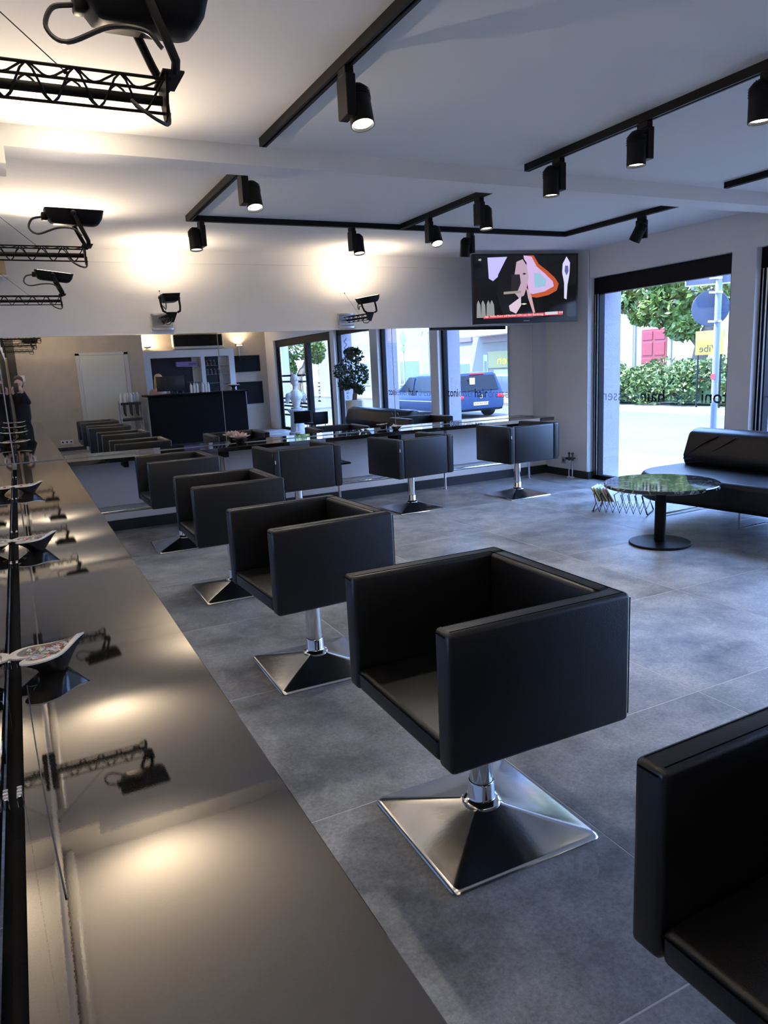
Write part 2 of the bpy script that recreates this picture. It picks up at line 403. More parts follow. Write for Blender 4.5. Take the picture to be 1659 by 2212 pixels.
def vtext(rt, c, s, y, z0, L_, m, up=True):
    M = frame_xyz((.028, y-c, z0), (0, 0, 1 if up else -1), (0, -1 if up else 1, 0))
    text_obj('lettering', s, .24, m, rt, M, width=L_, depth=.0006)
vtext(w3, c3, 'Willkommen', .78, 2.0, 1.35, letter_pale, False)

# entrance: glazed double door on the window wall
ent = sroot('door_1', (WX, -1.45, 0))
MB().box(-.03, .07, -1.8, 1.8, 2.0, 2.16).box(-.03, .07, -1.8, -1.66, 0, 2.0).box(-.03, .07, 1.55, 1.8, 0, 2.0).box(-.03, .07, .18, .34, 0, 2.0).box(-.02, .06, -1.8, 1.8, 0, .06).build('door_frame', black_frame, ent, False)
MB().box(-.005, .035, -1.66, -1.56, .06, 2.0).box(-.005, .035, .06, .18, .06, 2.0).build('door_leaf_frame', alu, ent, False)
MB().box(.014, .02, -1.57, .08, .06, 2.0).build('pane', glass_m, ent, False)
MB().box(.014, .02, .34, 1.56, .06, 2.0).build('pane', glass_m, ent, False)
for k, z in enumerate((.34, .46, .56, .64, .74, 1.14, 1.28)):
    MB().box(.006, .012, -1.56, .06, z, z+.045).build('privacy_stripe', mat('vinyl_dark', (.03, .035, .05), .5), ent, False)
vtext(ent, -1.45, 'hair', -.62, .72, .5, glue_black); vtext(ent, -1.45, 'dresser', -.62, 1.25, .7, letter_pale)
MB().cyl((-.06, .0, .9), (-.06, .0, 1.3), .014).cyl((-.06, 0, .95), (0, 0, .95), .008).cyl((-.06, 0, 1.25), (0, 0, 1.25), .008).build('door_handle', steel, ent)
# inner door on the back wall
d2 = sroot('door_2', (1.77, -1.992, 0))
door_m = mat('door_grey_paint', (.55, .55, .48), .5)
MB().box(-.51, -.43, -.008, .03, 0, 1.97, .003, 1).box(.43, .51, -.008, .03, 0, 1.97, .003, 1).box(-.51, .51, -.008, .03, 1.92, 1.98, .003, 1).build('door_frame', mat('door_frame_paint', (.50, .50, .46), .5), d2, False)
MB().box(-.428, .428, 0, .022, .005, 1.918, .003, 1).build('door_leaf', door_m, d2, False)
MB().cyl((-.44, .03, 1.62), (-.44, .03, 1.74), .011).cyl((-.44, .03, .3), (-.44, .03, .42), .011).build('hinge', alu, d2)
MB().cyl((.36, .022, 1.02), (.36, .06, 1.02), .01).cyl((.36, .06, 1.02), (.25, .06, 1.02), .009).build('door_handle', alu, d2)

# ================================================================ MIRRORS AND COUNTERS
def mirror_panel(name, x0, x1, y0, y1, z0, z1, face, label, group):
    c = Vector(((x0+x1)/2, (y0+y1)/2, z0)); t = thing(name, c, label, 'mirror', group)
    if face == 'y':
        MB().box(x0-c.x, x1-c.x, 0.0003, .006, 0, z1-z0).build('backing', edge_m, t, False)
        MB().quad((x0-c.x+.002, 0, .002), (x1-c.x-.002, 0, .002), (x1-c.x-.002, 0, z1-z0-.002), (x0-c.x+.002, 0, z1-z0-.002)).build('mirror_face', mirror_m, t, False)
    else:
        MB().box(-.006, -.0003, y0-c.y, y1-c.y, 0, z1-z0).build('backing', edge_m, t, False)
        MB().quad((0, y0-c.y+.002, .002), (0, y1-c.y-.002, .002), (0, y1-c.y-.002, z1-z0-.002), (0, y0-c.y+.002, z1-z0-.002)).build('mirror_face', mirror_m, t, False)
    return t
FM = [(.004, 1.898, 'wide wall mirror over the far counter, nearest the left corner'), (1.902, 3.798, 'wide wall mirror over the far counter, middle of three'), (3.802, 5.70, 'wide wall mirror over the far counter, beneath the television')]
for a, b_, lb in FM:
    m_ = mirror_panel('wall_mirror', a, b_, D, D, HC+.004, 1.797, 'y', lb, 'far wall mirrors')
LM = [(-.35, 1.55, 'long wall mirror beside the bottom left of the picture'), (1.55, 3.4, 'long wall mirror behind the nearest visible petal bowl'), (3.4, 5.25, 'long wall mirror behind the middle petal bowls on the left'), (5.25, D-.004, 'long wall mirror at the far end of the left counter')]
for a, b_, lb in LM: mirror_panel('wall_mirror', 0, 0, a+.002, b_-.002, HC-.02, 1.797, 'x', lb, 'left wall mirrors')
# clips between counter and left mirror
for k, y in enumerate((1.293, 1.98, 3.118, 3.794, 4.93, 6.1)):
    t = thing('mirror_clip', (0.006, y, HC-.028), ['small chrome mirror clip nearest the camera', 'small chrome mirror clip beside the nearest petal bowl', 'small chrome mirror clip just before the second petal bowl', 'small chrome mirror clip beyond the second petal bowl', 'small chrome mirror clip beside the third petal bowl', 'small chrome mirror clip farthest along the left counter'][k], 'clip', 'clips under the left mirror')
    MB().box(0, .0095, -.018, .018, 0, .022, .0015, 1).build('clip_body', chrome, t)
    for s in (-.012, 0, .012): MB().box(.001, .0085, s-.0022, s+.0022, .022, .0235).build('rib', white_pl, t, False)
tag(MB().box(-.007, .0172, -.3, D-.01, .60, .665).build('slot_shade_strip', cloth_k, smooth=False), 'added black strip that darkens the slot behind the left granite counter', 'rail')  # added strip, blackens the shaded slot between counter and mirror
struct(MB().cyl((.024, -2.0, 2.518), (.024, D-.01, 2.518), .026, n=16).build('trim_5', white_pl))
tag(MB().tube(bez([(.03, 1.75, HC+.003), (.040, 1.45, HC+.003), (.052, 1.2, HC+.003), (.066, .96, HC+.003)], 6), .0013, 6).build('reflection_line', dark_pl), 'thin black line laid on the left granite counter in place of a reflection', 'cable')  # thin tube on the granite draws a dark reflected line
cl = thing('counter', (.214, 3.4, HC), 'long polished dark granite counter along the left wall mirrors', 'counter')
MB().box(.0174-.214, .4106-.214, -.3-3.4, D-.002-3.4, -.03, 0, .0015, 1).build('counter_top', granite_m, cl, False)
for y in (-.2, 1.6, 3.5, 5.4, 6.6): MB().box(-.19, .1, y-3.4-.02, y-3.4+.02, -.09, -.031).build('bracket', black_metal, cl, False)
cf = thing('counter', (3.08, 6.95, HC), 'polished dark granite counter under the far wall mirrors', 'counter')
MB().box(.4126-3.08, 5.75-3.08, 6.79-6.95, D-.002-6.95, -.04, 0, .0015, 1).build('counter_top', granite_m, cf, False)
for x in (.9, 1.82, 3.7, 5.3): MB().box(x-3.08-.02, x-3.08+.02, -.1, .155, -.10, -.041).build('bracket', black_metal, cf, False)
# panels below the far counter
for k, (a, b_) in enumerate(((.43, 1.79), (1.85, 3.0), (3.04, 4.4), (4.44, 5.72))):
    tag(MB().box(a, b_, D-.03, D+.006, .24, HC-.07, .002, 1).build('wall_panel', panel_m, smooth=False), ['light grey panel under the far counter, nearest the left corner', 'light grey panel under the far counter below the lotus bowl', 'light grey panel under the far counter, second from the window', 'light grey panel under the far counter, nearest the window'][k], 'panel', 'panels under the far counter')
rl = thing('foot_rail', (3.1, 6.93, 0), 'chrome tube foot rail under the far counter', 'rail')
MB().cyl((-2.5, 0, .215), (2.45, 0, .215), .016).build('rail_tube', chrome, rl)
for x in (-2.45, -1.28, -.1, 1.2, 2.38):
    MB().cyl((x, 0, 0), (x, 0, .21), .016).cyl((x, 0, 0), (x, 0, .008), .03).build('leg', chrome, rl)
sh = thing('foot_shelf', (2.92, 6.98, .42), 'small black shelf under the far counter', 'shelf')
MB().box(-.28, .2, -.12, .10, 0, .02, .003, 1).build('board', black_metal, sh); MB().box(-.28, -.265, -.1, .1, .02, .06).build('side', black_metal, sh, False)
hd = thing('hair_dryer', (2.93, 6.95, .442), 'black hair dryer lying on the small shelf', 'hair dryer')
MB().cyl((-.12, 0, .035), (.06, 0, .035), .028, .034).cyl((.06, 0, .035), (.1, 0, .035), .034, .024).build('barrel', dark_pl, hd); MB().cyl((.03, 0, .03), (.08, -.10, .018), .017).build('handle', dark_pl, hd)

def socket(name, loc, n, axis, label, m):
    t = thing(name, loc, label, 'socket'); w = .08
    for i in range(n):
        o = (i-(n-1)/2)*w
        if axis == 'x':
            MB().box(-.008, 0, o-.038, o+.038, -.04, .04, .003, 1).build('plate', m, t); MB().cyl((-.0085, o, 0), (-.003, o, 0), .020, n=16).build('recess', dark_pl, t)
        else:
            s = 1 if axis == 'y+' else -1
            MB().box(o-.038, o+.038, min(0, s*.008), max(0, s*.008), -.04, .04, .003, 1).build('plate', m, t); MB().cyl((o, s*.0085, 0), (o, s*.003, 0), .020, n=16).build('recess', dark_pl, t)
socket('wall_socket', (5.899, 6.79, .185), 1, 'x', 'dark single wall socket beside the radiator pipes', grey_pl)
socket('wall_socket', (2.36, D-.0005+.008-.008, .15), 2, 'y-', 'grey double wall socket below the far counter', grey_pl)
socket('wall_socket', (.9, -1.999, .2), 3, 'y+', 'white triple socket strip low on the back wall', white_pl)
t = thing('thermostat', (.2, -1.999, 1.52), 'white thermostat box on the back wall', 'thermostat')
MB().box(-.09, .09, 0, .03, -.06, .06, .008, 2).build('housing', white_pl, t); MB().box(-.04, .03, .03, .031, -.0, .035).build('display', dark_pl, t, False)
rp = thing('radiator_pipes', (5.84, 6.6, 0), 'pair of chrome pipes with dark valves rising from the floor', 'pipes')
for y in (-.03, .03):
    MB().cyl((0, y, 0), (0, y, .2), .009, n=12).build('pipe', chrome, rp); MB().lathe([(0, .012), (.022, .012), (.026, 0)], (0, y, 0), 16).build('floor_rosette', white_pl, rp)
    v = MB().sph((0, y, .215), .018).cyl((0, y, .2), (0, y, .285), .010, n=12).cyl((-.035, y, .23), (.035, y, .23), .011, n=12).sph((0, y, .285), .017).build('valve', mat('valve_dark_nickel', (.12, .12, .13), .3, .8), rp)
    MB().cyl((-.045, y, .23), (-.03, y, .23), .016, n=12).build('valve_cap', dark_pl, v)

# ================================================================ SALON CHAIRS
def salon_chair():
    t = thing('salon_chair', (0, 0, 0), '', 'chair', 'black cube salon chairs')
    b = MB()   # pyramid base
    def ring(h, z, rc):
        out = []
        for sx, sy in ((1, 1), (-1, 1), (-1, -1), (1, -1)):
            a0 = math.atan2(sy, sx)-math.pi/4
            for k in range(5):
                a = a0+k*math.pi/8
                out.append(b.bm.verts.new((sx*(h-rc)+rc*math.cos(a), sy*(h-rc)+rc*math.sin(a), z)))
        return out
    rs = [ring(.250, 0, .022), ring(.252, .006, .022), ring(.248, .013, .022), ring(.240, .016, .02), ring(.052, .066, .012), ring(.046, .074, .01)]
    for A, B in zip(rs, rs[1:]):
        for i in range(20): b.bm.faces.new((A[i], A[(i+1) % 20], B[(i+1) % 20], B[i]))
    b.bm.faces.new(rs[-1]); b.bm.faces.new(rs[0][::-1])
    b.build('base', steel, t)
    MB().lathe([(.06, .066), (.06, .074), (.052, .083), (.044, .085), (.041, .09), (.041, .135), (.038, .14)], n=32).build('collar', chrome, t)
    MB().cyl((0, 0, .12), (0, 0, .40), .036, n=32).build('column', chrome, t)
    body = MB().box(-.283, .215, -.250, .250, .402, .472, .016, 3).build('seat', leather, t)
    for s in (-1, 1):
        y0, y1 = sorted((s*.25, s*.318))
        MB().box(-.285, .285, y0, y1, .400, .770, .014, 3).build('armrest', leather, t)
    MB().box(.215, .2845, -.2505, .2505, .4005, .7695, .014, 3).build('backrest', leather, t)
    e = .3185
    for pts in ([(-.272, -.304, .7692), (.27, -.304, .7692)], [(-.272, .304, .7692), (.27, .304, .7692)], [(-.2862, -.262, .7585), (-.2862, -.306, .7585)], [(-.2862, .262, .7585), (-.2862, .306, .7585)], [(.270, -.30, .7692), (.270, .30, .7692)], [(-.27, -.263, .7692), (.2285, -.263, .7692), (.2285, .263, .7692), (-.27, .263, .7692)], [(-.284, -.246, .462), (-.284, .246, .462)], [(.2855, -e+.006, .42), (.2855, -e+.006, .755)], [(.2855, e-.006, .42), (.2855, e-.006, .755)]):
        MB().tube(pts, .0018, 6).build('seam_piping', thread, t)
    MB().box(.2845, .2875, -.30, -.292, .655, .685).build('care_tag', tagw, t, False)
    MB().box(-.2, .2, -.2, .2, .392, .402).build('under_plate', black_metal, t, False)
    return t
ch0 = salon_chair()
CH = [  # x, y, dz of the body, turn, label
    (1.262, .532, -.062, 1, 'black leather salon chair at the bottom right edge, cut off by the frame'),
    (1.213, 1.688, 0, -1, 'large black leather salon chair in the foreground with its whole steel base showing'),
    (1.218, 3.10, -.008, 2.5, 'black leather salon chair directly behind the foreground chair'),
    (1.230, 4.57, -.018, -.5, 'third black leather salon chair back along the left counter'),
    (1.209, 6.12, -.016, 1, 'black leather salon chair farthest along the left counter'),
    (2.261, 6.13, -.023, -88.6, 'black salon chair at the far counter beside the lotus bowl'),
    (3.47, 6.21, -.046, -85.2, 'black salon chair at the far counter, middle one facing away'),
    (4.69, 6.11, -.021, -88, 'black salon chair at the far counter, nearest the window'),
]
for k, (x, y, dz, a, lb) in enumerate(CH):
    o = ch0 if k == 0 else copy_tree(ch0)
    o.location = (x, y, 0); o['label'] = lb
    for ch in o.children:
        nm = ch.name.split('.')[0]
        if nm in ('base', 'collar'):
            ch.rotation_euler.z = R(-90 if abs(a) > 45 else -1)
            continue
        ch.rotation_euler.z = R(a)
        if nm != 'column': ch.location.z = dz
    if dz:
        for ch in o.children:
            if ch.name.split('.')[0] == 'column': ch.location.z = dz

# ================================================================ FLOOD LAMPS ON TRUSS ARMS
def flood_lamp(label, loc, rz, tilt, power, aim, swing=0., curved=False):
    t = thing('flood_lamp', loc, label, 'lamp', 'truss arm flood lamps', rz)
    # local: arm runs along +x from the wall at x=0, z=0 is the arm's mid height
    b = MB()
    for yy, zz in ((-.032, .028), (.032, .028), (0, -.030)): b.tube([(.01, yy, zz), (.475, yy, zz)], .0032, 6)
    n = 5
    for (ya, za, yb, zb) in ((-.032, .028, 0, -.03), (.032, .028, 0, -.03), (-.032, .028, .032, .028)):
        pts = []
        for i in range(2*n+1):
            x = .02+i*(.44/(2*n)); pts.append((x, ya, za) if i % 2 == 0 else (x, yb, zb))
        b.tube(bez(pts, 4), .0025, 5)
    b.build('truss', black_metal, t)
    MB().cyl((0, .004, -.004), (.46, .004, -.004), .010, n=12).build('conduit', black_metal, t)
    MB().prism([(-.05, .038), (.05, .038), (.012, -.045), (-.012, -.045)], 'x', .462, .468).box(.455, .50, -.055, .055, .036, .040).build('end_plate', black_metal, t)
    ring = MB().box(0, .012, -.095, .095, -.05, .05, .004, 1) if curved else MB().box(0, .03, -.028, .028, -.10, .08, .004, 1)
    for zz in ((.055, -.075) if curved else ()): ring.prism([(.012*0+(.02 if abs(q) < 9 else 0)+.035*math.cos(q*math.pi/16), .10*math.sin(q*math.pi/16)) for q in range(-8, 9)]+[(0, .10), (0, -.10)], 'z', zz-.006, zz+.010)
    ring.build('wall_bracket', alu if curved else black_metal, t)
    MB().tube([(.0, .0, .27), (.27, .0, .03)], .0012, 5).sph((.004, 0, .27), .006, 8, 6).sph((.27, 0, .03), .005, 8, 6).build('stay_wire', black_metal, t)
    pv = Vector((.43, 0, .165))
    for s in (-1, 1):
        MB().tube([(.478, s*.045, .035), (.478, s*.05, .045), (.455, s*.095, .09), (pv.x, s*.112, pv.z)] if False else [(.482, s*.05, .038), (.480, s*.072, .05), (.462, s*.080, .09), (pv.x, s*.082, pv.z)], .0095, 8).sph((pv.x, s*.082, pv.z), .014, 10, 6).build('yoke_bar', black_metal, t)
    hM = Matrix.Translation(pv) @ Matrix.Rotation(R(tilt), 4, 'X') @ Matrix.Rotation(R(swing), 4, 'Y')
    h = MB()
    sec = [(-.036, .088, .050), (-.030, .102, .058), (-.008, .116, .068), (.020, .123, .074), (.027, .125, .076)]
    rings = []
    for z, hx, hy in sec:
        rr = []
        for sx, sy in ((1, 1), (-1, 1), (-1, -1), (1, -1)):
            a0 = math.atan2(sy, sx)-math.pi/4; rc = .018
            for k in range(4):
                a = a0+k*math.pi/6; rr.append(h.bm.verts.new((sx*(hx-rc)+rc*math.cos(a)+.008, sy*(hy-rc)+rc*math.sin(a), z)))
        rings.append(rr)
    for A, B in zip(rings, rings[1:]):
        for i in range(16): h.bm.faces.new((A[i], A[(i+1) % 16], B[(i+1) % 16], B[i]))
    h.bm.faces.new(rings[0][::-1]); h.bm.faces.new(rings[-1])
    hd_ = h.xf(hM).build('lamp_housing', black_metal, t)
    MB().box(-.10, .115, -.060, .060, .0272, .0282).xf(hM).build('lamp_glass', flood_glow, hd_, False)
    MB().box(-.130, -.105, -.025, .025, -.022, .012, .006, 2).xf(hM).build('junction_box', black_metal, hd_)
    c0 = hM @ Vector((-.13, 0, -.008))
    MB().tube(bez([c0, c0+Vector((-.04, 0, -.012)), c0+Vector((-.055, 0, -.05)), c0+Vector((-.02, -.01, -.075)), (.36, -.05, .105), (.425, -.068, .10), (.455, -.072, .07)], 6), .005, 6).build('cable', dark_pl, t)
    MB().tube(bez([(.39, -.03, -.02), (.41, -.05, -.045), (.44, -.045, -.06), (.465, -.02, -.055), (.47, .0, -.01)], 6), .004, 6).build('cable_loop', dark_pl, t)
    ld = bpy.data.lights.new('flood_light', 'SPOT'); ld.energy = power; ld.color = WARM; ld.spot_size = R(165); ld.spot_blend = 1.; ld.shadow_soft_size = .008
    lo = bpy.data.objects.new('flood_light', ld); COL.objects.link(lo); lo.parent = t
    lo.location = hM @ Vector((.008, 0, .038)); lo.rotation_euler = Vector(aim).to_track_quat('-Z', 'Y').to_euler()
    return t
AZ = 1.983
flood_lamp('flood lamp on a truss arm at the top left corner, nearest the camera', (0, 1.72, AZ), 0, 7, FLOOD_W, (.08, -.80, .58))
flood_lamp('flood lamp on a truss arm, second back along the left wall', (0, 3.76, AZ-.01), 0, 5, FLOOD_W, (.08, -.80, .58), 1)
flood_lamp('flood lamp on a truss arm, smallest and farthest along the left wall', (0, 5.75, AZ-.015), 0, 5, FLOOD_W, (.1, -.78, .6), 7)
flood_lamp('flood lamp on the left wall behind the camera, seen only in reflections', (0, -.35, AZ), 0, 5, FLOOD_W, (.08, -.80, .58))
flood_lamp('flood lamp on the far wall between the left corner and the middle mirror', (1.40, D, AZ-.07), R(-90), 2, FLOOD_W*.6, (-.15, 0, .98), 0, True)
flood_lamp('flood lamp on the far wall left of the television', (3.27, D, AZ-.09), R(-90+7), 9, FLOOD_W*.6, (-.3, 0, .95), 0, True)

# ================================================================ TRACK LIGHTS
def track(label, pts, segs=None):
    c = Vector(pts[0]); t = thing('light_track', (c.x, c.y, H), label, 'track light')
    for a, b_ in pts[1]:
        a = Vector((*a, 0))-Vector((c.x, c.y, 0)); b_ = Vector((*b_, 0))-Vector((c.x, c.y, 0)); d = (b_-a).normalized(); L_ = (b_-a).length
        M = frame_xyz(a, d, Vector((0, 0, 1)).cross(d))
        # rail: two lips with a slot
        r = MB().box(-.018, L_+.018, -.018, .018, -.014, 0).box(-.018, L_+.018, -.018, -.006, -.04, -.014).box(-.018, L_+.018, .006, .018, -.04, -.014).box(-.018, -.016, -.018, .018, -.04, 0).box(L_+.016, L_+.018, -.018, .018, -.04, 0)
        r.xf(M).build('rail', black_metal, t, False)
        MB().box(0, L_, -.002, .002, -.024, -.020).xf(M).build('conductor', alu, t, False)
    return t
track('short black ceiling track with one spotlight, above the near chairs', ((1.365, 3.73), [((1.365, 3.73), (1.365, .6))]))
track('black ceiling track with three spotlights, on the right before the beam', ((3.02, 3.74), [((3.02, 3.74), (3.02, .6))]))
track('black ceiling track without spotlights at the right edge before the beam', ((4.74, 3.717), [((4.74, 3.717), (4.74, .6))]))
track('black U-shaped ceiling track with a middle branch beyond the beam', ((1.385, 5.6), [((1.385, 5.6), (1.385, 4.2)), ((1.385, 5.6), (4.87, 5.57)), ((3.13, 5.585), (3.13, 4.2)), ((4.87, 5.57), (4.9, 4.2))]))
SPOTS = []
def track_spot(label, x, y, rz, tilt, side=1):
    t = thing('track_spotlight', (x, y, H-.041), label, 'spotlight', 'black track spotlights', rz)
    MB().box(-.018, .018, -.035, .035, -.028, .0, .002, 1).build('adapter', black_metal, t)
    MB().box(-.02, .02, -.045, .045, -.175, -.028, .003, 1).build('driver_box', black_metal, t)
    c = Vector((side*.052, 0, -.125)); M = Matrix.Translation(c) @ Matrix.Rotation(R(tilt), 4, 'X')
    b = MB().lathe([(0, .075), (.03, .075), (.043, .06), (.046, .045), (.046, -.078), (.043, -.078), (.041, -.066), (0, -.066)], n=28)
    for k in range(4): b.lathe([(.047, .055-k*.01), (.049, .053-k*.01), (.047, .051-k*.01)], n=28)
    h = b.xf(M).build('lamp_head', black_metal, t)
    MB().lathe([(0, -.0665), (.0405, -.0665)], n=28).xf(M).build('lens', lamp_glow, h)
    for k in range(3): MB().box(-.02, .02, -.004+(k-1)*.012, (k-1)*.012, .074, .082).xf(M).build('cooling_fin', black_metal, h, False)
    ld = bpy.data.lights.new('spot_light', 'SPOT'); ld.energy = SPOT_W; ld.color = (1, .93, .82); ld.spot_size = R(78); ld.spot_blend = .8; ld.shadow_soft_size = .035
    lo = bpy.data.objects.new('spot_light', ld); COL.objects.link(lo); lo.parent = t
    lo.matrix_local = M @ Matrix.Translation((0, 0, -.075))
SP = [(1.365, 2.72, 0, -16, 1, 'track spotlight above the foreground chair, largest of the ceiling spots'),
      (3.02, 3.47, 0, 0, -1, 'track spotlight just before the beam, lowest on the right hand track'),
      (3.02, 2.83, 0, 0, -1, 'track spotlight in the middle of the right hand track'),
      (3.02, 2.16, 0, 0, -1, 'track spotlight cut off by the right edge of the picture'),
      (1.385, 4.2, 0, -20, 1, 'track spotlight right behind the beam on the left'),
      (1.47, 5.6, R(4), -6, -1, 'track spotlight at the left corner of the U-shaped track'),
      (2.68, 5.58, 0, -12, 1, 'track spotlight above the far wall flood lamp left of the television'),
      (3.13, 5.12, R(-8), -28, 1, 'track spotlight on the middle branch, near the junction'),
      (3.13, 4.43, 0, -6, 1, 'track spotlight on the middle branch, next to the beam'),
      (3.81, 5.57, 0, 10, -1, 'track spotlight just left above the television'),
      (4.89, 4.65, R(20), 30, -1, 'tilted track spotlight near the window wall')]
for x, y, rz, tl, sd, lb in SP: track_spot(lb, x, y, rz, tl, sd)

# ================================================================ TELEVISION
tv = thing('television', (5.165, 6.535, 1.79), 'flat black television hanging in the far right corner', 'television', None, math.atan2(-.23, 1.23))
MB().box(-.625, .625, -.005, .045, .0, .72, .006, 2).build('housing', dark_pl, tv)
MB().box(-.30, .30, .045, .07, .15, .55, .01, 2).build('back_cover', dark_pl, tv)
MB().box(-.1, .1, .07, .085, .25, .45).tube([(0, .08, .35), (.05, .25, .35), (.30, .45, .35)], .022, 10).build('wall_arm', black_metal, tv)
scr = MB().box(-.60, .60, -.0065, -.004, .055, .70).build('screen', mat('screen_black', (.004, .004, .005), .08, emit=(.006, .006, .007), estr=.3), tv, False)
MB().box(-.04, .03, -.0075, -.004, .018, .028).build('badge', grey_pl, tv, False)
def spoly(name, pts, col, st, lay, text=None):
    b = MB(); x0, y0, w, h = -.60, .055, 1.20, .645
    P = [(x0+p[0]*w, -.0066-.0003*lay, y0+(1-p[1])*h) for p in pts]
    b.bm.faces.new([b.bm.verts.new(q) for q in P])
    o = b.build('screen_'+name, mat('screen_'+name, (.0, .0, .0), .4, emit=col, estr=st*.30), scr, False); return o
# picture coordinates 0..1, y down
spoly('glow_blue', [(.12, .03), (.31, .02), (.27, .17), (.22, .33), (.17, .40), (.13, .36)], (.45, .42, .85), 1.2, 1)
spoly('glow_orange', [(.47, .0), (.57, .0), (.62, .14), (.70, .24), (.78, .36), (.82, .46), (.80, .57), (.72, .64), (.60, .68), (.52, .66)], (.55, .10, .03), .9, 1)
spoly('glow_violet', [(.47, .0), (.55, .02), (.60, .18), (.68, .29), (.76, .42), (.77, .50), (.68, .58), (.56, .62), (.52, .6)], (.62, .45, .75), 1.0, 2)
spoly('glow_cyan', [(.57, .28), (.63, .29), (.70, .40), (.68, .50), (.58, .52)], (.30, .52, .68), 1., 3)
spoly('hair_shape', [(.30, .05), (.38, .0), (.46, .02), (.50, .12), (.48, .5), (.44, .72), (.36, .95), (.26, .95), (.20, .6), (.22, .3)], (.006, .005, .006), 1., 4)
spoly('face', [(.40, .10), (.46, .06), (.50, .16), (.515, .34), (.50, .50), (.47, .64), (.42, .68), (.38, .60), (.40, .45), (.37, .42), (.38, .30)], (.55, .40, .50), .9, 5)
spoly('shade', [(.35, .30), (.43, .30), (.44, .44), (.40, .60), (.34, .58)], (.02, .015, .02), 1., 6)
spoly('eye', [(.455, .29), (.475, .275), (.495, .29), (.475, .31)], (.03, .02, .05), 1., 6)
spoly('neck', [(.32, .80), (.44, .66), (.44, .80), (.39, .93), (.33, .88)], (.75, .60, .72), .9, 5)
spoly('strand', [(.49, .5), (.54, .62), (.58, .92), (.56, .93), (.51, .68)], (.70, .45, .50), .8, 6)
spoly('lamp_shape', [(.90, .02), (.935, .12), (.93, .30), (.91, .48), (.90, .72), (.875, .70), (.875, .45), (.855, .28), (.86, .14)], (.60, .58, .80), 1.1, 2)
spoly('ring', [(.885, .17), (.915, .17), (.92, .26), (.90, .33), (.88, .26)], (.12, .12, .35), 1., 3)
for i, x in enumerate((.005, .05, .10, .135)): spoly('white_shape', [(x, .98), (x+.005, .76-.02*(i % 2)), (x+.02, .70), (x+.04, .78), (x+.045, .98)], (.45, .47, .46), .6, 2)
spoly('bar_shape', [(.27, .575), (.44, .56), (.44, .60), (.27, .615)], (.45, .40, .33), .7, 7)
spoly('dish_shape', [(.43, .775), (.47, .765), (.50, .775), (.47, .79)], (.9, .85, .75), 1., 7)
spoly('ticker_red', [(.07, .955), (.86, .915), (.86, .97), (.07, 1.0)], (.55, .05, .07), 1.1, 7)
spoly('ticker_white', [(.68, .92), (.81, .913), (.81, .96), (.68, .967)], (.62, .60, .70), 1., 8)
tm = mat('screen_text', (0, 0, 0), .4, emit=(.95, .9, .9), estr=.3)
def stext(s, u, v, w, sz):
    text_obj('screen_text', s, sz, tm, scr, frame_xyz((-.60+u*1.2, -.0093, .055+(1-v)*.645), (1, 0, .013), (0, 0, 1)), width=w, depth=.0002)
stext('rbb', .08, .985, .045, .035); stext('Stefan Evers soll Berliner CDU aus dem Bundestag', .135, .978, .63, .03); stext('20:20', .82, .945, .05, .03); stext('HD', .035, .08, .03, .028)

# ================================================================ SOFA, TABLE, MAGAZINES
sf = thing('sofa', (5.2, 3.4, 0), 'black leather waiting sofa with rounded end under the window', 'sofa')
b = MB(); poly = []
for k in range(13):
    a = math.pi*(.5+k/12*.5) if False else math.pi/2+math.pi*k/12*.5
    poly.append((-.17+.40*math.cos(a)*.98+.0, .80+.36*math.sin(a)))
poly = [(.52, 1.20), (.10, 1.20)]+[(-.14+.42*math.cos(math.pi/2+math.pi/2*k/8), .80+.40*math.sin(math.pi/2+math.pi/2*k/8)) for k in range(9)]+[(-.52, .6), (-.46, .0), (-.42, -.6), (-.42, -1.2), (.52, -1.2)]
def slab(poly, z0, z1, bev):
    q = bmesh.new(); A = [q.verts.new((x, y, z0)) for x, y in poly]; q.faces.new(A)
    e = bmesh.ops.extrude_face_region(q, geom=q.faces[:]); bmesh.ops.translate(q, vec=(0, 0, z1-z0), verts=[v for v in e['geom'] if isinstance(v, bmesh.types.BMVert)])
    bmesh.ops.recalc_face_normals(q, faces=q.faces[:])
    ed = [x for x in q.edges if len(x.link_faces) == 2 and x.calc_face_angle(0) > .9]
    bmesh.ops.bevel(q, geom=ed, offset=bev, segments=4, profile=.5, affect='EDGES'); return q
m_ = MB(); m_._add(slab(poly, .20, .42, .045)); m_.build('seat', leather_sofa, sf)
bk = MB(); prof = [(.12, .41), (.10, .50), (.17, .70), (.26, .735), (.36, .72), (.40, .60), (.42, .41)]
bk.prism(prof, 'y', -1.15, 1.13)
ed = [x for x in bk.bm.edges if x.calc_face_angle(0) > .25] if False else bk.bm.edges[:]
bmesh.ops.recalc_face_normals(bk.bm, faces=bk.bm.faces[:]); bmesh.ops.bevel(bk.bm, geom=[x for x in bk.bm.edges], offset=.035, segments=3, profile=.5, affect='EDGES')
bk.build('backrest', leather_sofa, sf)
MB().tube(bez([(.105, 1.11, .47), (.13, .95, .60), (.155, .8, .68)], 6), .006, 6).tube(bez([(.105, 1.10, .45), (.12, .85, .54), (.15, .62, .68)], 6), .005, 6).tube(bez([(.105, 1.08, .43), (.12, .72, .5), (.145, .45, .62)], 6), .005, 6).build('crease', leather_sofa, sf)
for y in (.305, 1.2-.0-.0 if False else 1.05, -1.0):
    MB().tube([(-.184, y, .21), (-.184, y, .016), (.40, y, .016), (.40, y, .21)], .009, 8).build('sled_leg', chrome, sf)

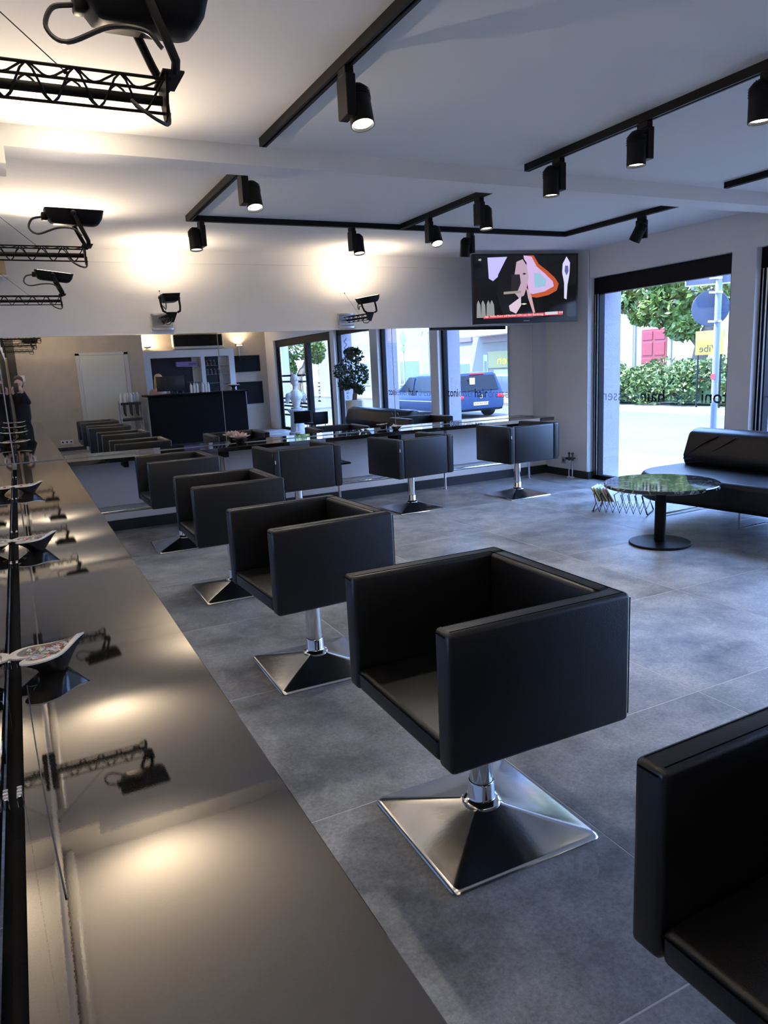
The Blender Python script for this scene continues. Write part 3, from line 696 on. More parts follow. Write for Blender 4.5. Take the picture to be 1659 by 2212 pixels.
tb = thing('coffee_table', (4.24, 3.78, 0), 'round low table with dark veined marble top on a black pedestal', 'table')
MB().lathe([(0, .435), (.39, .435), (.405, .441), (.405, .459), (.40, .465), (0, .465)], n=64).build('table_top', marble_m, tb)
MB().cyl((0, 0, .02), (0, 0, .435), .04, n=32).build('pedestal', black_metal, tb)
MB().lathe([(0, .434), (.12, .434), (.12, .426), (0, .426)], n=32).build('mounting_plate', black_metal, tb)
MB().lathe([(0, 0), (.218, 0), (.22, .004), (.22, .014), (.216, .018), (.05, .022), (0, .022)], n=64).build('foot_plate', black_metal, tb)

mg = thing('magazine_rack', (4.885, 4.80, 0), 'low black wire zigzag magazine rack beside the sofa', 'magazine rack', None, R(-59))
for s in (-.12, .12):
    pts = []
    for k in range(17): pts.append((-.24+k*.03, s, .007 if k % 2 == 0 else .09))
    MB().tube(pts, .007, 6).build('zigzag_wire', black_metal, mg)
for k in range(8):
    x = -.21+k*.06; MB().tube([(x, -.12, .09), (x-.02, -.125, .17), (x-.02, .125, .17), (x, .12, .09)], .004, 6).build('divider', black_metal, mg)
MB().tube([(-.24, -.12, .007), (-.24, .12, .007)], .005, 6).tube([(.24, -.12, .007), (.24, .12, .007)], .005, 6).build('cross_bar', black_metal, mg)
MC = [(.80, .62, .05), (.75, .74, .66), (.30, .42, .16), (.72, .70, .62), (.70, .30, .22), (.55, .58, .60)]
ML = ['yellow magazine at the front of the wire rack', 'white magazine, second from the front of the wire rack', 'green magazine in the wire rack', 'pale magazine behind the green one in the wire rack', 'red and orange magazine in the wire rack', 'grey magazine hindmost in the wire rack']
for k in range(6):
    M = mg.matrix_basis @ Matrix.Translation((-.19+k*.028, 0, .095)) @ Matrix.Rotation(R(-30), 4, 'Y')
    mm = thing('magazine', (0, 0, 0), ML[k], 'magazine', 'magazines in the rack'); mm.matrix_world = M
    MB().box(-.003, .003, -.105, .105, 0, .15).build('pages', paper_m, mm, False); MB().box(-.0042, -.003, -.105, .105, 0, .15).box(.003, .0042, -.105, .105, 0, .15).build('cover', mat('cover_%d' % k, MC[k], .4, var=.5, vscale=9), mm, False)

# ================================================================ BOWLS ON THE COUNTERS
def heart(n=44):
    pts = []
    for i in range(n):
        t = 2*math.pi*i/n
        pts.append((16*math.sin(t)**3/17., (13*math.cos(t)-5*math.cos(2*t)-2*math.cos(3*t)-math.cos(4*t)+2.5)/17.))
    return pts
def petal_bowl(label, loc, rz, sc=1.):
    t = thing('petal_bowl', loc, label, 'bowl', 'leaf shaped bowls of petals', rz)
    hp = heart(); n = len(hp); W_, L_ = .066*sc, .098*sc
    def z(u, v): return (.047+.024*max(0, -v)**1.5+.004*abs(u))*sc
    def ring(k, zz): return [(p[0]*W_*k, p[1]*L_*k, zz(p)) for p in hp]
    def loft(rings, close):
        b = MB(); vr = [[b.bm.verts.new(q) for q in r] for r in rings]
        for A, B in zip(vr, vr[1:]):
            for i in range(n): b.bm.faces.new((A[i], A[(i+1) % n], B[(i+1) % n], B[i]))
        if close: b.bm.faces.new(vr[-1])
        return b
    def circ(r, zz): return [(r*math.sin(2*math.pi*i/n), r*math.cos(2*math.pi*i/n), zz) for i in range(n)]
    def mixr(A, B, k): return [tuple(a*(1-k)+c*k for a, c in zip(p, q)) for p, q in zip(A, B)]
    R1 = ring(1., lambda p: z(*p)-.004); C0 = circ(.034*sc, .004)
    loft([R1, mixr(R1, C0, .35), mixr(R1, C0, .7), C0, circ(.03*sc, 0)], True).build('bowl_outside', bowl_dark, t)
    R2 = ring(1., lambda p: z(*p)); R3 = ring(.80, lambda p: z(*p)+.001)
    loft([R1, R2, R3], False).build('rim', bowl_rim, t)
    C1 = circ(.026*sc, .016)
    loft([R3, mixr(R3, C1, .5), C1], True).build('bowl_inside', bowl_in, t)
    loft([ring(.70, lambda p: z(*p)-.022*sc), ring(.56, lambda p: z(*p)-.012*sc), ring(.35, lambda p: .044*sc), ring(.1, lambda p: .048*sc)], True).build('petal_mound', petal_w, t)
    rnd = random.Random(len(label))
    pool = {0: MB(), 1: MB(), 2: MB(), 3: MB()}
    for i in range(330):
        a = rnd.uniform(0, 6.28); q = rnd.random()**.5*.68; kind = rnd.choices((0, 1, 2, 3), (80, 9, 2, 9))[0]
        h_ = hp[rnd.randrange(n)]; q = rnd.random()**.5*.66; p = Vector((h_[0]*q*W_, h_[1]*q*L_, (.036+.014*(1-q))*sc+.022*sc*max(0, -h_[1]*q)**1.5+rnd.uniform(-.002, .005)*sc))
        M = Matrix.Translation(p) @ Matrix.Rotation(rnd.uniform(0, 6.28), 4, 'Z') @ Matrix.Rotation(rnd.uniform(-1., 1.), 4, 'X') @ Matrix.Rotation(rnd.uniform(-.7, .7), 4, 'Y')
        tmp = bmesh.new(); s = rnd.uniform(.005, .010)*sc*(1.3 if kind == 2 else 1)
        vv = [tmp.verts.new(M @ Vector(c)) for c in ((-s, 0, 0), (-.3*s, .55*s, .25*s), (.7*s, .45*s, .35*s), (s, 0, .2*s), (.7*s, -.45*s, .35*s), (-.3*s, -.55*s, .25*s))]
        tmp.faces.new(vv); pool[kind]._add(tmp)
    for k, (nm, mm) in enumerate((('petals_white', petal_w), ('petals_pink', petal_p), ('petals_red', petal_r), ('petals_yellow', petal_y))):
        tag(pool[k].build(nm, mm, t, False), kind='stuff')
    return t
petal_bowl('leaf shaped bowl of petals nearest the camera on the left counter', (.088, 1.83, HC), R(112), 1.02)
petal_bowl('leaf shaped bowl of petals, second along the left counter', (.088, 3.27, HC), R(104), 1.02)
petal_bowl('leaf shaped bowl of petals, third and smallest along the left counter', (.088, 5.08, HC), R(100), 1.02)
petal_bowl('leaf shaped bowl of petals nearest the photographer, seen in the mirror only', (.09, .25, HC), R(100), 1.02)
petal_bowl('shallow dark bowl of petals on the far counter below the middle mirror seam', (3.72, 6.97, HC), R(170), .95)
lt = thing('lotus_bowl', (2.0, 6.98, HC), 'small dark bowl holding a pale pink lotus flower on the far counter', 'bowl')
MB().lathe([(0, 0), (.03, 0), (.035, .006), (.055, .035), (.075, .052), (.068, .052), (.048, .034), (0, .02)], n=28).build('bowl', bowl_dark, lt)
for ring_, (cnt, rad, up) in enumerate(((10, .105, .030), (8, .075, .050), (6, .045, .062))):
    for k in range(cnt):
        a = 2*math.pi*k/cnt+ring_*.3; ca, sa = math.cos(a), math.sin(a); w = rad*.30
        pb = MB(); pts = []
        for tt, ww, zz in ((.12, .3, .048), (.45, 1., .05+up*.35), (.8, .75, .05+up*.8), (1., 0.02, .05+up)):
            pts.append([(tt*rad*ca-s*ww*w*sa, tt*rad*sa+s*ww*w*ca, zz+(.008 if s else 0)) for s in (-1, 0, 1)])
        vr = [[pb.bm.verts.new(q) for q in r] for r in pts]
        for A, B in zip(vr, vr[1:]):
            for i in range(2): pb.bm.faces.new((A[i], A[i+1], B[i+1], B[i]))
        pb.build('petal', lotus_m, lt)

bx = thing('cardboard_box', (.0, 6.62, 2.25), 'small beige cardboard box high in the left corner', 'box')
MB().box(0, .15, 0, .3, 0, .12, .002, 1).build('carton', card_m, bx); MB().box(.149, .152, .02, .28, .055, .065).build('tape', paper_m, bx, False)
MB().box(0, .16, -.01, .31, -.015, -.001).build('wall_shelf', white_pl, bx, False)

# ================================================================ BEHIND THE CAMERA, SEEN IN THE MIRRORS
dk = thing('reception_desk', (3.43, -1.25, 0), 'black glossy reception desk seen in the middle mirror', 'desk')
black_gl = mat('lacquer_black', (.003, .003, .0035), .5, spec=.15)
MB().box(-1.0, 1.0, .32, .36, .06, 1.03, .004, 1).build('front_panel', black_gl, dk); MB().box(-1.02, 1.02, -.35, .40, 1.03, 1.065, .004, 1).build('desk_top', black_gl, dk)
for s in (-1, 1): MB().box(s*1.0-.02, s*1.0+.02, -.33, .33, 0.0, 1.03, .003, 1).build('side_panel', grey_pl, dk)
MB().box(-.95, .95, .28, .33, 0, .06).build('plinth', base_m, dk, False)
mo = thing('monitor', (2.95, -1.2, 1.065), 'black computer monitor seen from behind on the reception desk', 'monitor')
MB().box(-.28, .28, 0, .03, .06, .36, .006, 2).build('screen_back', dark_pl, mo); MB().cyl((0, .0, .0), (0, 0, .15), .02).build('stand', dark_pl, mo); MB().box(-.13, .13, -.08, .1, 0, .012, .004, 1).build('foot', dark_pl, mo)
def bottle(name, loc, h, r, m, label, group, cap=white_pl):
    t = thing(name, loc, label, 'bottle', group)
    MB().lathe([(0, 0), (r, 0), (r, h*.72), (r*.9, h*.78), (r*.45, h*.84), (r*.45, h*.88), (0, h*.88)], n=18).build('bottle_body', m, t); MB().lathe([(r*.5, h*.86), (r*.5, h), (r*.3, h), (0, h)], n=14).build('cap', cap, t)
    return t
for k in range(6):
    bottle('hair_product', (3.33+k*.062+(.05 if k > 2 else 0), -1.05, 1.065), .2, .026, white_pl, 'white hair product bottle, %s in the row on the reception desk' % ['first', 'second', 'third', 'fourth', 'fifth', 'last'][k], 'bottles on the reception desk')
dp = thing('flower_dish', (4.22, -1.05, 1.065), 'shallow dish of pale flowers on a foot at the right end of the reception desk', 'dish')
MB().lathe([(0, 0), (.06, 0), (.05, .012), (.035, .06), (.05, .085), (.15, .11), (.145, .115), (.04, .095), (0, .09)], n=28).build('dish', bowl_dark, dp)
for k in range(14):
    a = 2*math.pi*k/14; MB().sph((.10*math.cos(a), .10*math.sin(a), .118), (.035, .022, .012), 8, 5).build('blossom', lotus_m, dp)
cb = thing('display_cabinet', (3.76, -3.0, 0), 'tall white open display cabinet behind the reception desk', 'cabinet')
cab_w = mat('cabinet_white', (.60, .62, .64), .4)
cx0, cx1 = -1.05, 1.05
MB().box(cx0, -.87, -.25, .05, 0, 2.0).build('side_panel', cab_w, cb, False); MB().box(.92, cx1, -.25, .05, 0, 2.0).build('side_panel', cab_w, cb, False)
MB().box(.26, .35, -.25, .05, 0, 1.84).build('divider', cab_w, cb, False); MB().box(-.87, .92, -.25, .05, 1.84, 2.0).build('top_panel', cab_w, cb, False)
MB().box(-.87, .92, -.25, -.235, .3, 1.84).build('back_panel', mat('cabinet_back_black', (.012, .012, .014), .25), cb, False)
MB().box(-.87, .92, -.25, .05, 0, .75).build('lower_door', cab_w, cb, False)
for a, b_, zs in ((-.1, .26, (1.62, 1.27)), (.35, .92, (1.62, 1.42, 1.22, 1.0))):
    for z in zs: MB().box(a, b_, -.23, .04, z, z+.008).build('glass_shelf', mat('shelf_glass', (.25, .30, .30), .1, trans=.0), cb, False)
MB().box(.1, .26, -.23, -.18, .9, 1.84).build('inner_panel', cab_w, cb, False); MB().box(.72, .92, -.23, -.18, .8, 1.84).build('inner_panel', cab_w, cb, False)
vi = thing('carton', (3.72, -3.06, 1.63), 'violet product box in the white display cabinet', 'box')
MB().box(-.25, .22, -.1, .05, 0, .11, .003, 1).build('box_body', mat('box_violet', (.22, .16, .42), .5), vi); MB().box(.02, .18, .05, .051, .045, .065).build('print', dark_pl, vi, False)
for k in range(7):
    x = 4.17+(k % 4)*.085; z = (1.428, 1.628)[k // 4]
    bottle('jar', (x, -3.03, z+.001), .12, .034, dark_pl, 'dark jar with pale lid, %s from the left on the %s cabinet shelf' % (['first', 'second', 'third', 'fourth'][k % 4], ['lower', 'upper'][k // 4]), 'jars in the white cabinet', grey_pl)
for k in range(5):
    bottle('spray_bottle', (3.0+k*.14, -3.05, .76), .38, .03, mat('bottle_bluegrey', (.05, .07, .12), .2), 'dark blue grey bottle, %s in the row inside the white cabinet' % ['first', 'second', 'third', 'fourth', 'fifth'][k], 'bottles in the white cabinet', dark_pl)
mtv = thing('air_conditioner', (4.17, -3.88, 2.05), 'long black unit hanging on the wall above the white cabinet', 'air conditioner')
MB().box(-.58, .58, 0, .2, .06, .33, .01, 2).build('housing', black_gl, mtv); MB().box(-.60, .60, 0, .22, .0, .06, .006, 1).build('lower_rail', alu, mtv); MB().box(-.60, -.58, 0, .21, .06, .34).box(.58, .60, 0, .21, .06, .34).build('end_cap', white_pl, mtv, False)
bkp = thing('wall_board', (5.33, -3.85, 1.45), 'black board on the wall right of the white cabinet', 'board')
MB().box(-.40, .38, -.04, .0, 0, .40, .004, 1).build('board', black_gl, bkp); MB().box(-.42, .40, -.03, .01, -.8, -.25, .004, 1).build('lower_board', black_gl, bkp)
ul = thing('wall_uplighter', (5.2, -3.87, 2.08), 'small bronze wall uplighter beside the long black unit', 'lamp')
MB().box(-.09, .09, 0, .10, .0, .012, .002, 1).box(-.09, -.08, 0, .1, .012, .06).box(.08, .09, 0, .1, .012, .06).build('tray', mat('bronze', (.20, .11, .05), .4, .7), ul); MB().box(-.01, .01, 0, .02, -.35, 0).build('conduit', white_pl, ul, False)
MB().box(-.07, .07, .02, .08, .014, .018).build('lamp_glass', flood_glow, ul, False)
ld = bpy.data.lights.new('uplight', 'SPOT'); ld.energy = 14; ld.color = WARM; ld.spot_size = R(150); ld.spot_blend = 1; ld.shadow_soft_size = .04
lo = bpy.data.objects.new('uplight', ld); COL.objects.link(lo); lo.parent = ul; lo.location = (0, .06, .05); lo.rotation_euler = (R(180), 0, 0)
fl2 = thing('wall_flood', (2.98, -3.87, 2.1), 'small white wall lamp with round shade above the cabinet corner', 'lamp')
MB().cyl((0, 0, 0), (0, .12, 0), .012).build('arm', white_pl, fl2); MB().lathe([(0, -.01), (.06, 0), (.11, .03), (.10, .03), (0, .005)], (0, .14, 0), 24).build('shade', white_pl, fl2)
ld = bpy.data.lights.new('shade_light', 'POINT'); ld.energy = 7; ld.color = WARM; ld.shadow_soft_size = .05
lo = bpy.data.objects.new('shade_light', ld); COL.objects.link(lo); lo.parent = fl2; lo.location = (0, .14, .08)

# trolley with bottles
tl = thing('salon_trolley', (2.12, -1.25, 0), 'black trolley with hanging dryers in front of the grey door', 'trolley')
for sx in (-.2, .2):
    for sy in (-.13, .13): MB().cyl((sx, sy, .06), (sx, sy, .98), .011, n=10).sph((sx, sy, .03), .03, 10, 6).build('post', steel, tl)
for z in (.30, .58, .90): MB().box(-.21, .21, -.14, .14, z, z+.05, .006, 1).build('tray', dark_pl, tl)
for k in range(3):
    MB().cyl((-.13+k*.12, .17, .72), (-.13+k*.12, .17, .9), .03, .035).cyl((-.13+k*.12, .17, .75), (-.13+k*.12, .24, .70), .02).build('holster', dark_pl, tl)
for k in range(6):
    bottle('spray_bottle', (1.965+k*.062, -1.25+(.05 if k % 2 else -.03), .95), .19, .026, white_pl if k < 4 else mat('bottle_blue', (.35, .50, .58), .3), ['white spray bottle leftmost on the trolley', 'white spray bottle second on the trolley', 'white spray bottle third on the trolley', 'white spray bottle fourth on the trolley', 'pale blue bottle on the trolley', 'pale blue bottle at the right end of the trolley'][k], 'bottles on the trolley')

# dark door jamb behind the camera and the photographer
tag(MB().box(.03, .17, -1.995, -1.93, 0, 2.27, .004, 1).build('wall_column', mat('wood_black', (.01, .009, .009), .5)), 'slim black upright board on the back wall beside the mirror', 'board')
ph = thing('person', (.0, .0, 0), 'person dressed in black holding up a phone, reflected in the far mirror', 'person')
organic('body', [('s', (.155, -.52, 1.45), (.072, .09, .108)), ('s', (.15, -.435, 1.435), (.014, .02, .022)), ('c', (.16, -.55, 1.27), (.156, -.53, 1.37), .05, .046), ('c', (.13, -.62, 1.18), (.20, -.48, 1.18), .07, .07), ('c', (.165, -.56, .84), (.165, -.55, 1.14), .118, .12), ('c', (.15, -.52, .10), (.16, -.55, .78), .045, .085), ('c', (.20, -.66, .10), (.18, -.6, .78), .045, .085), ('c', (.15, -.52, .05), (.15, -.40, .04), .042, .034), ('c', (.20, -.66, .05), (.20, -.54, .04), .042, .034),
    ('c', (.20, -.48, 1.17), (.27, -.30, 1.09), .05, .042), ('c', (.27, -.30, 1.09), (.175, -.11, 1.31), .038, .028), ('c', (.13, -.6, 1.17), (.075, -.36, 1.08), .05, .042), ('c', (.075, -.36, 1.08), (.045, -.12, 1.30), .038, .027),
    ('s', (.170, -.085, 1.34), (.022, .03, .04)), ('s', (.040, -.09, 1.33), (.02, .03, .04))]
    + [('c', (.172-.004*j, -.07, 1.365-.018*j), (.150-.002*j, -.045, 1.372-.018*j), .0095, .008) for j in range(4)] + [('c', (.172, -.08, 1.33), (.148, -.062, 1.385), .011, .009)]
    + [('c', (.040+.003*j, -.07, 1.358-.018*j), (.060, -.045, 1.365-.018*j), .0095, .008) for j in range(4)] + [('c', (.040, -.08, 1.32), (.062, -.062, 1.375), .011, .009)], .011, skin_m, ph, 4)
organic('hair', [('s', (.157, -.535, 1.485), (.084, .098, .085)), ('s', (.16, -.58, 1.41), (.08, .055, .09))], .014, hair_d, ph)
organic('black_clothes', [('c', (.165, -.56, .82), (.165, -.55, 1.14), .128, .13), ('c', (.13, -.62, 1.18), (.20, -.48, 1.18), .078, .078), ('c', (.15, -.52, .13), (.16, -.55, .78), .055, .095), ('c', (.20, -.66, .13), (.18, -.6, .78), .055, .095), ('c', (.20, -.48, 1.17), (.27, -.30, 1.09), .058, .05), ('c', (.27, -.30, 1.09), (.20, -.16, 1.26), .048, .042), ('c', (.13, -.6, 1.17), (.08, -.36, 1.08), .058, .05), ('c', (.08, -.36, 1.08), (.055, -.18, 1.25), .046, .04)], .012, cloth_k, ph, 4)
pn = thing('phone', (.105, -.042, 1.355), 'black phone held upright by the person in black', 'phone')
MB().box(-.038, .038, -.004, .004, -.08, .08, .0035, 2).build('phone_body', dark_pl, pn); MB().box(-.032, .032, -.0046, -.004, -.070, .070).build('display', black_frame, pn, False)
# woman behind the desk
p1 = thing('person', (2.86, -1.98, 0), 'person with blonde hair in a rose top sitting behind the reception desk', 'person')
organic('body', [('s', (0, 0, 1.36), (.075, .092, .115)), ('s', (.0, .085, 1.345), (.016, .02, .024)), ('c', (0, -.01, 1.17), (0, 0, 1.28), .05, .047), ('c', (-.15, -.01, 1.12), (.15, -.01, 1.12), .055, .055), ('c', (0, 0, .72), (0, -.01, 1.08), .13, .135),
    ('c', (-.17, 0, 1.1), (-.22, .05, .88), .045, .038), ('c', (-.22, .05, .88), (-.12, .26, .90), .036, .028), ('c', (.17, 0, 1.1), (.22, .05, .88), .045, .038), ('c', (.22, .05, .88), (.12, .26, .90), .036, .028),
    ('c', (-.09, 0, .66), (-.11, .36, .62), .085, .065), ('c', (.09, 0, .66), (.11, .36, .62), .085, .065), ('c', (-.11, .36, .62), (-.11, .34, .12), .055, .04), ('c', (.11, .36, .62), (.11, .34, .12), .055, .04), ('c', (-.11, .33, .06), (-.11, .45, .04), .04, .03), ('c', (.11, .33, .06), (.11, .45, .04), .04, .03)]
    + [('c', (s*(.12-.02*j+.03), .28, .905), (s*(.11-.018*j+.03), .35, .895), .011, .009) for s in (-1, 1) for j in range(5)], .014, skin_m, p1)
organic('hair', [('s', (0, -.04, 1.405), (.090, .095, .09)), ('s', (0, -.06, 1.30), (.090, .06, .12)), ('c', (-.07, -.04, 1.36), (-.085, -.03, 1.18), .03, .022), ('c', (.07, -.04, 1.36), (.085, -.03, 1.18), .03, .022)], .014, hair_b, p1)
organic('top', [('c', (0, 0, .74), (0, -.01, 1.05), .142, .147), ('c', (-.15, -.01, 1.11), (.15, -.01, 1.11), .066, .066), ('c', (-.17, 0, 1.1), (-.205, .03, .97), .058, .055), ('c', (.17, 0, 1.1), (.205, .03, .97), .058, .055)], .014, cloth_r, p1)
st = thing('desk_stool', (2.86, -1.98, 0), 'black swivel stool under the person behind the desk', 'stool')
MB().lathe([(0, .52), (.19, .52), (.2, .54), (.19, .565), (0, .57)], n=28).build('seat', leather, st); MB().cyl((0, 0, .05), (0, 0, .52), .025).build('column', chrome, st); MB().lathe([(0, 0), (.22, 0), (.22, .015), (.04, .05), (0, .05)], n=28).build('foot', chrome, st)

# plant in a tall vase
vz = thing('potted_tree', (5.66, 1.93, 0), 'bushy money tree in a tall cream vase beside the sofa, seen in the mirror', 'plant')
MB().lathe([(0, 0), (.115, 0), (.125, .01), (.15, .3), (.165, .6), (.17, .82), (.16, .83), (.15, .80), (0, .79)], n=40).build('vase', cream, vz)
MB().lathe([(0, .795), (.15, .795)], n=28).build('soil', soil, vz)
MB().tube(bez([(0, 0, .78), (.0, .04, .92), (-.02, .10, 1.02), (-.03, .12, 1.15), (-.04, .02, 1.35)], 5), [.045]*6+[.036]*8+[.025]*7, 10).tube(bez([(-.02, .1, 1.0), (-.05, .25, 1.12), (-.06, .42, 1.2)], 5), .018, 8).tube(bez([(-.02, .1, 1.02), (-.08, -.15, 1.15), (-.1, -.32, 1.3)], 5), .018, 8).tube(bez([(-.03, .1, 1.15), (-.07, .28, 1.35), (-.08, .35, 1.55)], 5), .015, 8).build('trunk', bark, vz)
lc = [((-.10, -.34, 1.36), (.13, .16, .14)), ((-.06, .04, 1.45), (.15, .24, .22)), ((-.08, .34, 1.62), (.12, .17, .14)), ((-.05, .52, 1.30), (.1, .14, .18)), ((-.05, .0, 1.15), (.13, .2, .12)), ((-.08, -.2, 1.1), (.12, .16, .09)), ((-.05, .36, 1.02), (.08, .1, .08)), ((-.06, .1, 1.68), (.12, .16, .1))]
leaves('foliage', leafg, vz, lc, 1700, .040, 1, 1., 3)
# bust on a pedestal
bu = thing('statue_bust', (5.66, -1.25, 0), 'pale stone bust of a youth on a round pedestal by the glass door', 'statue')
cz_ = 1.18
organic('bust', [('s', (0, 0, cz_), (.085, .10, .12)), ('s', (-.035, -.085, cz_-.03), (.03, .03, .04)), ('c', (0, .01, .95), (0, 0, 1.08), .055, .055), ('c', (-.17, .02, .87), (.17, .02, .87), .07, .07), ('c', (0, .02, .72), (0, .02, .86), .10, .15), ('c', (-.18, .02, .87), (-.20, 0, .74), .06, .045), ('c', (.18, .02, .87), (.2, 0, .74), .06, .045), ('c', (0, .01, .62), (0, .01, .72), .075, .08)]
    + [('s', (.085*math.cos(a)*math.cos(e), .1*math.sin(a)*math.cos(e)+.01, cz_+.03+.105*math.sin(e)), .024) for e in (.1, .55, 1.0, 1.45) for a in [k*math.pi/5+e for k in range(10)] if not (e < .5 and math.sin(a) < -.3)], .012, marble_st, bu, 3)
MB().lathe([(0, 0), (.2, 0), (.2, .05), (.16, .08), (.145, .46), (.17, .50), (.20, .53), (.20, .56), (.12, .57), (.12, .61), (0, .61)], n=32).build('pedestal', mat('pedestal_stone', (.42, .42, .41), .7, var=.08), bu)
def shell_chair(loc, rz, label):
    t = thing('shell_chair', loc, label, 'chair', 'small black shell chairs by the door', rz)
    b = MB().box(-.19, .19, -.18, .18, .30, .34, .018, 2); b.build('seat', black_gl, t)
    MB().box(-.18, .18, -.20, -.17, .33, .56, .014, 2).xf(Matrix.Identity(4)).build('backrest', black_gl, t)
    for sx in (-.15, .15):
        for sy in (-.15, .15): MB().cyl((sx, sy, 0), (sx*.9, sy*.9, .31), .010, n=8).build('leg', chrome, t)
shell_chair((5.56, -.62, 0), R(200), 'small black shell chair in front of the stone bust')
shell_chair((5.58, .12, 0), R(170), 'small black shell chair beside the window post')

# ================================================================ OUTDOORS
asph = mat('asphalt_pale', (.072, .065, .052), .9, bump=.3, bscale=60, var=.12, vscale=.8)
pave = mat('paving_pale', (.11, .098, .08), .9, bump=.2, bscale=30, var=.1, vscale=1.)
GZ = -.5
struct(MB().box(6.285, 60, -70, 70, GZ-.2, GZ-.05).build('street', asph, smooth=False))
struct(MB().box(6.285, 10.5, -70, 70, GZ-.05, GZ+.06).build('pavement', pave, smooth=False))
struct(MB().box(19.4, 60, -5, 70, GZ-.06, GZ+.06).build('verge', pave, smooth=False))
struct(MB().box(19.6, 60, -70, -5, GZ-.06, GZ+.06).build('plaza', pave, smooth=False))
kb = struct(MB().box(19.25, 19.4, -5, 70, GZ-.06, GZ+.075).build('kerb', mat('kerb_stone', (.30, .30, .30), .9), smooth=False))
for k, (x, y, l) in enumerate(((12.4, 13.5, 1.5), (12.9, 10.0, 2.0), (15.2, 14.5, 1.4), (11.5, 11.8, .9))):
    o = MB().box(x, x+.06, y-l/2, y+l/2, GZ-.05, GZ-.048).build('tar_seam', mat('tar', (.12, .12, .12), .8), smooth=False); struct(o)
# hedge
hg = thing('hedge', (20.9, 17.5, GZ+.05), 'dense sunlit green hedge across the street', 'hedge')
rnd = random.Random(5)
hc_ = []
for k in range(80):
    y = -4.5+rnd.uniform(0, 14); hc_.append(((rnd.uniform(-.2, .3), y, rnd.uniform(.3, 1.5)), (.55, .75, .38)))
leaves('foliage', leaf_h, hg, hc_, 22000, .095, 1, .8, 11)
MB().box(.0, .7, -4.3, 9.3, 0, 1.15, .3, 2).build('hedge_core', mat('hedge_core_green', (.05, .09, .03), .9, var=.4, vscale=3), hg)
for k in range(9): MB().cyl((.3, -4+k*1.6, 0), (.3, -4+k*1.6, .9), .03, n=6).build('stem', bark, hg)
# tree
tre = thing('street_tree', (22.1, 18.6, GZ+.05), 'leafy green tree standing behind the hedge', 'tree')
MB().tube(bez([(0, 0, 0), (0, -.05, 1.2), (.0, -.3, 2.2), (0, -.9, 3.2), (0, -1.3, 4.4)], 6), [.32]*8+[.26]*8+[.18]*9, 12).tube(bez([(0, -.2, 1.9), (-.1, .6, 2.8), (-.2, 1.8, 3.6)], 6), .12, 8).build('trunk', bark, tre)
cc = [((-.5, 2.2, 4.1), (1.0, 1.5, .8)), ((-.6, .9, 3.5), (.9, 1.1, .75)), ((-.5, .25, 2.85), (.55, .6, .6)), ((-.3, -.6, 4.4), (1., 1.6, 1.0)), ((-.5, 3.4, 4.2), (.7, .9, .7)), ((-.6, 1.9, 3.3), (.5, .6, .4)), ((-.2, -1.9, 4.0), (.6, .7, .9)), ((-.4, 1.2, 5.), (1.2, 2.2, .9))]
leaves('foliage', leaf_t, tre, cc, 9000, .16, 1, .8, 21)
tre2 = copy_tree(tre); tre2.location = (12.3, -19.5, GZ+.05); tre2.scale = (.7, .7, .7); tre2.rotation_euler = (0, 0, R(80)); tre2['label'] = 'leafy tree down the street, seen in the mirror through the glass door'; tre2['group'] = tre['group'] = 'street trees'
# house with red door
hs = thing('house', (26, 22, GZ), 'pale rendered house with a red front door behind the hedge', 'house')
render_m = mat('render_cream', (.19, .175, .145), .9, bump=.1, bscale=8, var=.03)
MB().box(0, 6, -10, 12, 0, 9).build('wall', render_m, hs, False)
MB().box(-.6, 6.6, -10.5, 12.5, 9, 9.4).build('roof', mat('roof_red', (.30, .12, .08), .8), hs, False)
MB().box(-.10, 0, 1.28, 3.02, .8, 3.1).build('door_surround', mat('sandstone', (.55, .50, .42), .8), hs, False)
dr = MB().box(-.14, -.09, 1.42, 2.86, .8, 2.98).build('door', mat('door_red', (.15, .012, .014), .5), hs, False)
for y in (1.50, 2.20):
    for z0, z1 in ((.95, 1.7), (1.82, 2.4), (2.5, 2.88)): MB().box(-.165, -.138, y, y+.58, z0, z1, .012, 1).build('door_panel', mat('door_red', (.15, .012, .014), .5), dr, False)
MB().box(-.1, .05, 2.11, 2.17, .8, 2.98).build('door_bead', mat('door_red', (.15, .012, .014), .5), dr, False)
MB().cyl((-.12, 3.42, 0), (-.12, 3.42, 9), .05, n=10).build('drainpipe', mat('zinc', (.30, .34, .36), .5, .6), hs)
for y in (-3.5, -.8, 5., 7.7):
    w_ = MB().box(-.06, .0, y, y+1.2, 3.9, 5.7).build('window', white_pl, hs, False)
    MB().box(-.07, -.055, y+.1, y+.56, 4., 5.6).box(-.07, -.055, y+.64, y+1.1, 4., 5.6).build('pane', mat('far_glass', (.05, .07, .09), .1), w_, False)
